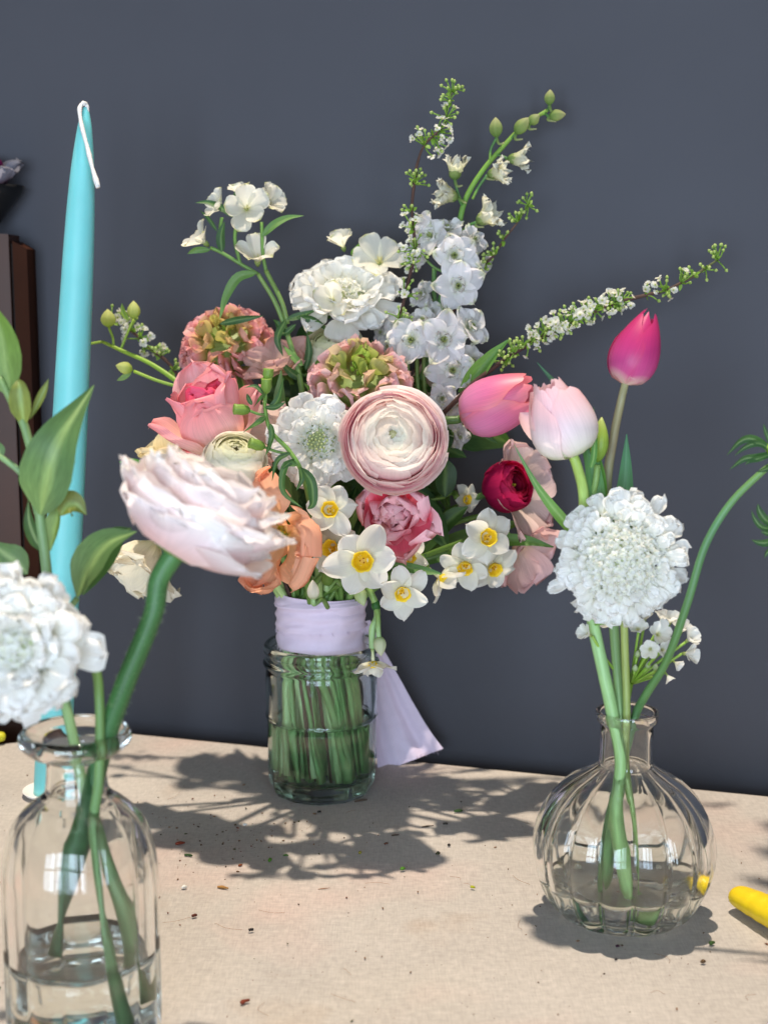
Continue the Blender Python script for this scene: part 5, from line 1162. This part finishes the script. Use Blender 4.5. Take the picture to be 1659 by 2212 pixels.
# allium umbel
bs = bot_v(1380, 1950, 0.014)
T = Thing('allium', 'loose umbel of small white star flowers low in the ribbed vase', 'flower', bs)
um = P(1362, 1478, 0.752)
T.add('stem', tube([um, P(1358, 1500, 0.75), P(1350, 1545, VD + 0.004), P(1350, 1640, VD + 0.006), bs], 0.0013, ((0, (120, 156, 50)), (1, (110, 156, 80))), 8, 40), M_STEM)
for (x, y, R, ax, d) in [(1378, 1362, 30, (-0.2, 0.5, 0.7), .74), (1418, 1372, 36, (0.2, 0.4, 0.8), .735), (1404, 1402, 30, (-0.2, 0.1, 0.95), .728), (1428, 1404, 30, (0.3, 0.1, 0.9), .73), (1446, 1346, 30, (0.2, 0.7, 0.4), .75), (1484, 1384, 34, (0.4, 0.5, 0.6), .745), (1478, 1412, 34, (0.7, 0.0, 0.6), .745), (1470, 1366, 28, (0.1, 0.7, 0.4), .755),
                         (1274, 1372, 30, (-0.85, 0.35, 0.4), .735), (1318, 1350, 26, (-0.3, 0.3, 0.5), .765), (1344, 1344, 26, (-0.2, 0.6, 0.4), .765), (1392, 1340, 28, (0, 0.8, 0.4), .755), (1456, 1430, 22, (0.5, -0.4, 0.4), .765), (1440, 1458, 20, (0.4, -0.6, 0.2), .775), (1428, 1342, 26, (0.1, 0.8, 0.3), .765)]:
    e = P(x, y, d); a = V(*ax)
    T.add('flower_stalk', tube([um, (um + e)/2 + (np.array([0, 0, -0.003]) if x < 1300 else 0.0004*RS.randn(3)), e - a*px(6, d)], 0.00075, ((0, (110, 150, 40)), (1, (136, 170, 70))), 6, 10), M_STEM)
    blossom(T, e, a, px(R, d), n=6, a0=30, a1=52, W=0.36, cols=((0, (206, 216, 160)), (0.25, (238, 238, 232)), (1, (243, 243, 240))), ruf=0.02)
for (x, y) in ((1375, 1422), (1392, 1424), (1370, 1452), (1398, 1446), (1414, 1450)):
    e = P(x, y, 0.74); T.add('flower_bud', ball(e, V(0.1, 1, 0.2), px(18, .74), px(7, .74), ((0, (150, 180, 90)), (1, (226, 230, 206))), ridges=3, n=9, m=6), M_PETAL)
    T.add('flower_stalk', tube([um, e + np.array([0, 0, 0.0005])], 0.0006, ((0, (110, 150, 40)), (1, (136, 170, 70))), 5, 5), M_STEM)

# spent scabiosa curving right
bs = bot_v(1290, 1955, 0.012)
T = Thing('scabiosa_bud', 'green scabiosa bud with spiky bracts on a long curved stem at the right edge', 'flower bud', bs)
T.add('stem', tube([P(1672, 1000, 0.70), P(1640, 1024, 0.702), P(1575, 1090, 0.706), P(1522, 1180, 0.71), P(1485, 1300, 0.714), P(1440, 1425, 0.724), P(1395, 1500, 0.734), P(1372, 1545, VD + 0.003), P(1346, 1640, VD + 0.003), P(1316, 1760, VD + 0.01), bs], [0.0015, 0.0017, 0.0019, 0.002, 0.0021, 0.0022, 0.0023, 0.0023, 0.0023, 0.0023, 0.0023], ((0, (118, 152, 76)), (0.25, (86, 132, 88)), (0.5, (82, 120, 64)), (1, (84, 132, 96))), 10, 80), M_STEM)
def spiky(T, cx, cy, d, leaves, R=30):
    c = P(cx, cy, d); a = V(0.3, 0.6, 0.5)
    T.add('bud', xf(join([ball(np.array([0.5*px(R, d)*math.cos(k*2.4)*math.sqrt(k/24), 0.5*px(R, d)*math.sin(k*2.4)*math.sqrt(k/24), -0.2*px(R, d)]), (0.5*math.cos(k*2.4), 0.5*math.sin(k*2.4), 1), px(R*0.8, d), px(6, d), ((0, (92, 136, 56)), (1, (176, 196, 70))), n=7, m=6) for k in range(24)]), frame(c, a)), M_LEAF)
    for pts, hw in leaves:
        narrow_leaf(T, [c] + [P(x, y, d - 0.004) for x, y in pts], px(hw, d), ((0, (70, 110, 60)), (1, (44, 76, 46))), mid=(120, 150, 90), fold=0.5, nv=12)
spiky(T, 1672, 978, 0.70, [([(1630, 950), (1600, 952), (1568, 984)], 9), ([(1640, 958), (1610, 965), (1585, 985)], 7), ([(1630, 988), (1604, 992), (1574, 1015)], 8), ([(1640, 990), (1620, 995), (1608, 1004)], 6), ([(1660, 950), (1652, 930), (1648, 915)], 5), ([(1680, 1000), (1662, 1010), (1632, 1020)], 9), ([(1700, 940), (1730, 925), (1760, 940)], 9), ([(1710, 985), (1740, 985), (1770, 1010)], 9), ([(1690, 1010), (1700, 1040), (1705, 1060)], 8)])
bs = P(1900, 1900, 0.70)
T = Thing('scabiosa_bud', 'second dark green bracted bud cut off by the right edge of the picture, plus an added out-of-view twig for leaf shadows', 'flower bud', G(1800, 1935))
T.add('stem', tube([P(1692, 1152, 0.70), P(1740, 1200, 0.70), P(1790, 1330, 0.705), P(1815, 1600, 0.715), G(1800, 1935) + np.array([0, 0, 0.001])], 0.002, STEM_DARK, 9, 40), M_STEM)
spiky(T, 1692, 1142, 0.70, [([(1655, 1125), (1640, 1105), (1636, 1088)], 9), ([(1648, 1140), (1630, 1122), (1622, 1102)], 6), ([(1660, 1170), (1640, 1172), (1622, 1166)], 8), ([(1665, 1185), (1655, 1195), (1650, 1205)], 7), ([(1660, 1152), (1650, 1150), (1642, 1148)], 5), ([(1720, 1110), (1740, 1090), (1760, 1090)], 9), ([(1730, 1160), (1760, 1170), (1780, 1190)], 9)])

hi = [(1600, 1800), (1625, 1838), (1590, 1850), (1570, 1905), (1612, 1915), (1640, 1935), (1650, 1880), (1655, 1985), (1590, 2178), (1630, 2165), (1648, 2205), (1655, 1800)]  # table points where leaf shadows fall; unseen leaves are added above them
shadow_arm = [P(1790, 1330, 0.705), np.array([0.30, 0.72, 0.42]), np.array([0.275, 0.74, 0.56]), np.array([0.24, 0.75, 0.62])]
T.add('twig', tube(shadow_arm, [0.0018, 0.0016, 0.0013, 0.0008], STEM_DARK, 7, 30), M_STEM)
for k, (x, y) in enumerate(hi):
    g = G(x, y); z_ = 0.55 + 0.05*RS.rand(); tip_ = np.array([g[0], g[1] + 0.065*z_, z_]); b_ = spline(shadow_arm, 30)[18 + k % 11]
    m_ = (b_ + tip_)/2 + np.array([0, 0, 0.012]); d_ = nrm(tip_ - b_)
    T.add('twig', tube([b_, m_, tip_ - d_*0.012], 0.0006, STEM_DARK, 5, 8), M_STEM)
    narrow_leaf(T, [tip_ - d_*0.014, tip_, tip_ + d_*0.016], 0.007, ((0, (70, 110, 60)), (1, (60, 96, 52))), face=(0, 0, 1), nv=9)

# ================================================================== SMALL THINGS ON THE TABLE
def handle(name, label, pa, pb, r0, r1, mat, cat='tool', n=20):
    d_ = pb - pa; L = np.linalg.norm(d_)
    pr = [(r0*0.25, 0), (r0*0.75, L*0.015), (r0, L*0.05), (r0*1.12, L*0.12), (r0*1.15, L*0.16), (r0*1.24, L*0.22), (r0*1.25, L*0.27), (r0*1.36, L*0.34), (r0*1.37, L*0.40), (r0*1.45, L*0.5), (r1, L*0.75), (r1*0.9, L), (r1*0.3, L)]
    T = Thing(name, label, cat, np.array([pa[0], pa[1], 0.0]))
    T.add('handle', xf(lathe(smooth_prof(pr, 50), n, ((0, (222, 190, 24)), (1, (222, 190, 24))), lambda A, Z: 1 + 0.12*np.cos(2*A)), frame(pa, d_)), mat)
    T.add('blade', blade([pb - nrm(d_)*0.01, pb + nrm(d_)*0.03, pb + nrm(d_)*0.07], r1*0.8, ((0, (150, 150, 150)), (1, (150, 150, 150))), face=(0, 0, 1), fold=0.1), M_STEEL)
ha = G(1584, 1962); hb = G(1800, 2085)
handle('secateurs', 'yellow tapered tool handle lying on the cloth at the right edge', ha + np.array([0, 0, 0.0085]), hb + np.array([0, 0, 0.012]), 0.0062, 0.0085, M_YEL)
ha = G(14, 1606); hb = G(-160, 1622)
handle('secateurs', 'blunt yellow-green handle end lying on the cloth at the left edge', ha + np.array([0, 0, 0.0055]), hb + np.array([0, 0, 0.008]), 0.0040, 0.006, plain_mat('lime_plastic', (196, 190, 40), 0.45, 0.5, 0.05, 70, 0.1))

# crumbs: the bigger pieces one by one
def bit(x, y, L, Wd, ang, col, lab, thick=0.35, curl=0.3):
    c = G(x, y); l = px(L, 0.8); w_ = px(Wd, 0.8); dv = np.array([math.cos(ang), math.sin(ang), 0])
    ch = tube([c - dv*l/2 + np.array([0, 0, w_*0.5]), c + np.array([-dv[1], dv[0], 0])*l*0.12*curl + np.array([0, 0, w_*0.62]), c + dv*l/2 + np.array([0, 0, w_*0.5 + l*0.1*curl])], [w_*0.35, w_*0.5, w_*0.25], ((0, col), (1, tuple(np.array(col)*0.85))), 6, 8, bump=0.3)
    v, f, c_, u = ch; v = v.copy(); v[:, 2] = np.maximum(v[:, 2], 0.0002)
    single('plant_bit', (v, f, c_, u), M_DEBRIS, lab, 'plant scrap', 'plant scraps scattered on the cloth')
RED, DKG, LGR, BRN, YGR, WHT, BLK = (120, 52, 34), (52, 78, 40), (84, 130, 44), (120, 84, 56), (170, 168, 40), (232, 228, 220), (34, 30, 30)
for q in [(390, 1826, 22, 9, 0.2, RED, 'reddish brown bark sliver near the bottle, wedge shaped'), (408, 1851, 19, 7, -0.3, DKG, 'dark green bud scale just below the bark sliver'), (399, 1921, 12, 9, 0.4, WHT, 'white and green petal speck right of the bottle'),
          (482, 1921, 26, 7, -0.35, (176, 128, 70), 'straw coloured husk fragment in the lit cloth'), (421, 1982, 11, 8, 0.5, (92, 44, 34), 'round dark red crumb below the straw husk'), (543, 2013, 10, 8, 0.2, BLK, 'black crumb alone in the lit middle of the cloth'),
          (584, 1862, 11, 9, 1.2, LGR, 'bright green leaf crumb left of the small leaf shadow'), (530, 2168, 18, 8, 0.6, RED, 'red-brown crumb with thin legs at the front edge of the cloth'), (1021, 1920, 10, 7, -0.5, YGR, 'yellow-green crumb below the big shadow'),
          (870, 1881, 11, 9, 0.4, LGR, 'light green crumb on the edge of the big shadow'), (990, 1756, 21, 9, 0.1, DKG, 'dark green leaf scrap right of the jar in shadow'), (962, 1782, 12, 6, 0.0, (60, 54, 48), 'dark fleck beside the twiggy scrap'),
          (924, 1787, 30, 4, 0.25, (72, 58, 44), 'brown twiggy scrap in the shadow in front of the ribbon'), (946, 1848, 10, 9, 0.3, (60, 60, 40), 'dull green crumb low in the big shadow'), (970, 1829, 7, 7, 0, BLK, 'tiny round black seed in the big shadow'),
          (854, 1806, 18, 4, 0.2, (78, 64, 52), 'thin brown fibre in the shadow before the jar'), (834, 1825, 9, 6, 0.4, (90, 54, 40), 'small rusty crumb in the shadow before the jar'), (780, 1732, 32, 6, 0.35, (86, 70, 56), 'dry curled scrap against the foot of the jar'),
          (690, 1756, 9, 6, 0.2, BLK, 'dark speck in front of the jar left side'), (1537, 2042, 12, 9, 0.5, (60, 84, 40), 'green crumb below the ribbed vase at the right'), (1518, 2082, 10, 8, 0.2, (84, 62, 40), 'brown crumb just below the green one at the right'),
          (1333, 2047, 7, 6, 0.1, (54, 24, 44), 'small purple-black crumb below the ribbed vase shadow'), (1330, 2075, 6, 4, 0.1, BLK, 'tiny dark fleck under the purple-black crumb'), (778, 1846, 6, 8, 1.2, (140, 130, 60), 'olive stalk crumb in the lit cloth left of the shadow edge'),
          (530, 1785, 9, 8, 0.1, WHT, 'white petal crumb at the tip of the jar shadow'), (618, 1850, 13, 5, 0.0, (70, 110, 44), 'short green sliver beside the bright green crumb'), (1490, 1828, 8, 6, 0.2, BLK, 'black fleck right of the ribbed vase'),
          (12, 1909, 22, 6, 0.1, RED, 'red-brown sliver left of the bottle'), (520, 1872, 9, 6, 0.6, (130, 70, 40), 'rust crumb between the bark sliver and the leaf crumbs'), (700, 1921, 26, 2.4, 0.2, (150, 110, 80), 'fine tan fibre beside the small leaf shadow')]:
    bit(*q)
cr = []
for k in range(400):
    x = RS.rand()*1659; y = 1610 + 600*RS.rand()**0.9
    if k < 150: x, y = 500 + 130*RS.randn(), 1800 + 45*RS.randn()
    if y < 1600 + 0.1*x + 12 or y > 2230: continue
    c = G(x, y); s = px(0.9 + 1.5*RS.rand()**3*1.6, 0.8); d_ = nrm(np.array([RS.randn(), RS.randn(), 0.05]))
    ch = ball(c - d_*s + np.array([0, 0, 0.0001 + s*0.4]), d_, s*(2 + 2*RS.rand()), s*0.7, ((0, tuple(np.array(random.choice([RED, BRN, BLK, DKG, BRN, (150, 110, 80)])))), (1, (90, 70, 50))), n=5, m=4)
    cr.append(ch)
for k in range(26):
    c = G(RS.rand()*1659, 1720 + 480*RS.rand()); a_ = RS.rand()*6; l = 0.006 + 0.012*RS.rand()
    cr.append(tube([c + np.array([0, 0, 0.0004]), c + np.array([math.cos(a_)*l*0.5, math.sin(a_)*l*0.5, 0.0006]) + np.array([0.001*RS.randn(), 0.001*RS.randn(), 0]), c + np.array([math.cos(a_ + 0.3)*l, math.sin(a_ + 0.3)*l, 0.0004])], 0.00009, ((0, (150, 116, 90)), (1, (150, 116, 90))), 4, 8))
single('crumbs', join(cr), M_DEBRIS, 'fine brown and green plant dust over the linen cloth', None, kind='stuff', loc=np.zeros(3))

# ================================================================== DARK FURNITURE AT THE FAR LEFT
cd = 1.045
T = Thing('cabinet', 'out-of-focus dark brown wooden cabinet at the far left edge', 'cabinet', P(-30, 1400, cd) * np.array([1, 1, 0]) + np.array([0, 0, -0.6]))
def slab(x0, x1, ytop, d, th, zb_=-0.6):
    A, B = P(x0, ytop, d), P(x1, ytop + 12, d)
    b = box(0, 1, 0, 1, 0, 1)[0]; b = b*np.array([B[0] - A[0], th, A[2] - zb_]) + np.array([A[0], A[1], zb_])
    b[b[:, 2] > zb_ + 0.01, 2] -= 0.006*(b[b[:, 2] > zb_ + 0.01, 0] - A[0])/(B[0] - A[0] + 1e-9)
    return b, box(0, 1, 0, 1, 0, 1)[1], np.full((8, 3), .5), np.zeros((8, 3))
T.add('side_panel', slab(-260, 18, 488, cd, 0.040), M_WOOD, smooth=False)
T.add('stile', slab(18, 27, 512, cd + 0.008, 0.03), M_WOOD2, smooth=False)
T.add('side_panel', slab(27, 58, 520, cd + 0.004, 0.034), plain_mat('umber_wood', (50, 24, 12), 0.7, 0.1, 0.3, 12, 0.2), smooth=False)
zt = P(0, 488, cd)[2]
c0 = P(-28, 488, cd + 0.012); c0[2] = zt
T = Thing('flower_bowl', 'blurred black bowl with a white and purple bloom at the upper left edge', 'bowl', c0)
T.add('bowl', xf(lathe([(0.008, 0.0), (0.011, 0.004), (0.015, 0.010), (0.024, 0.021), (0.029, 0.030), (0.027, 0.0295), (0.02, 0.018), (0.007, 0.012)], 28, ((0, (20, 20, 20)), (1, (20, 20, 20)))), tr(*c0)), M_POT)
whorl(T, c0 + np.array([0, 0, 0.022]), (0.12, -0.2, 1), [dict(n=8, L=0.036, W=0.015, a0=62, a1=30, kind='round', cup=0.6, ruf=0.04, cols=((0, (110, 20, 70)), (0.35, (110, 50, 90)), (0.6, (150, 150, 166)), (1, (160, 162, 178)))),
                                     dict(n=6, L=0.028, W=0.012, a0=40, a1=20, kind='round', cup=0.8, cols=((0, (90, 10, 60)), (1, (120, 30, 84))), off=0.4)])
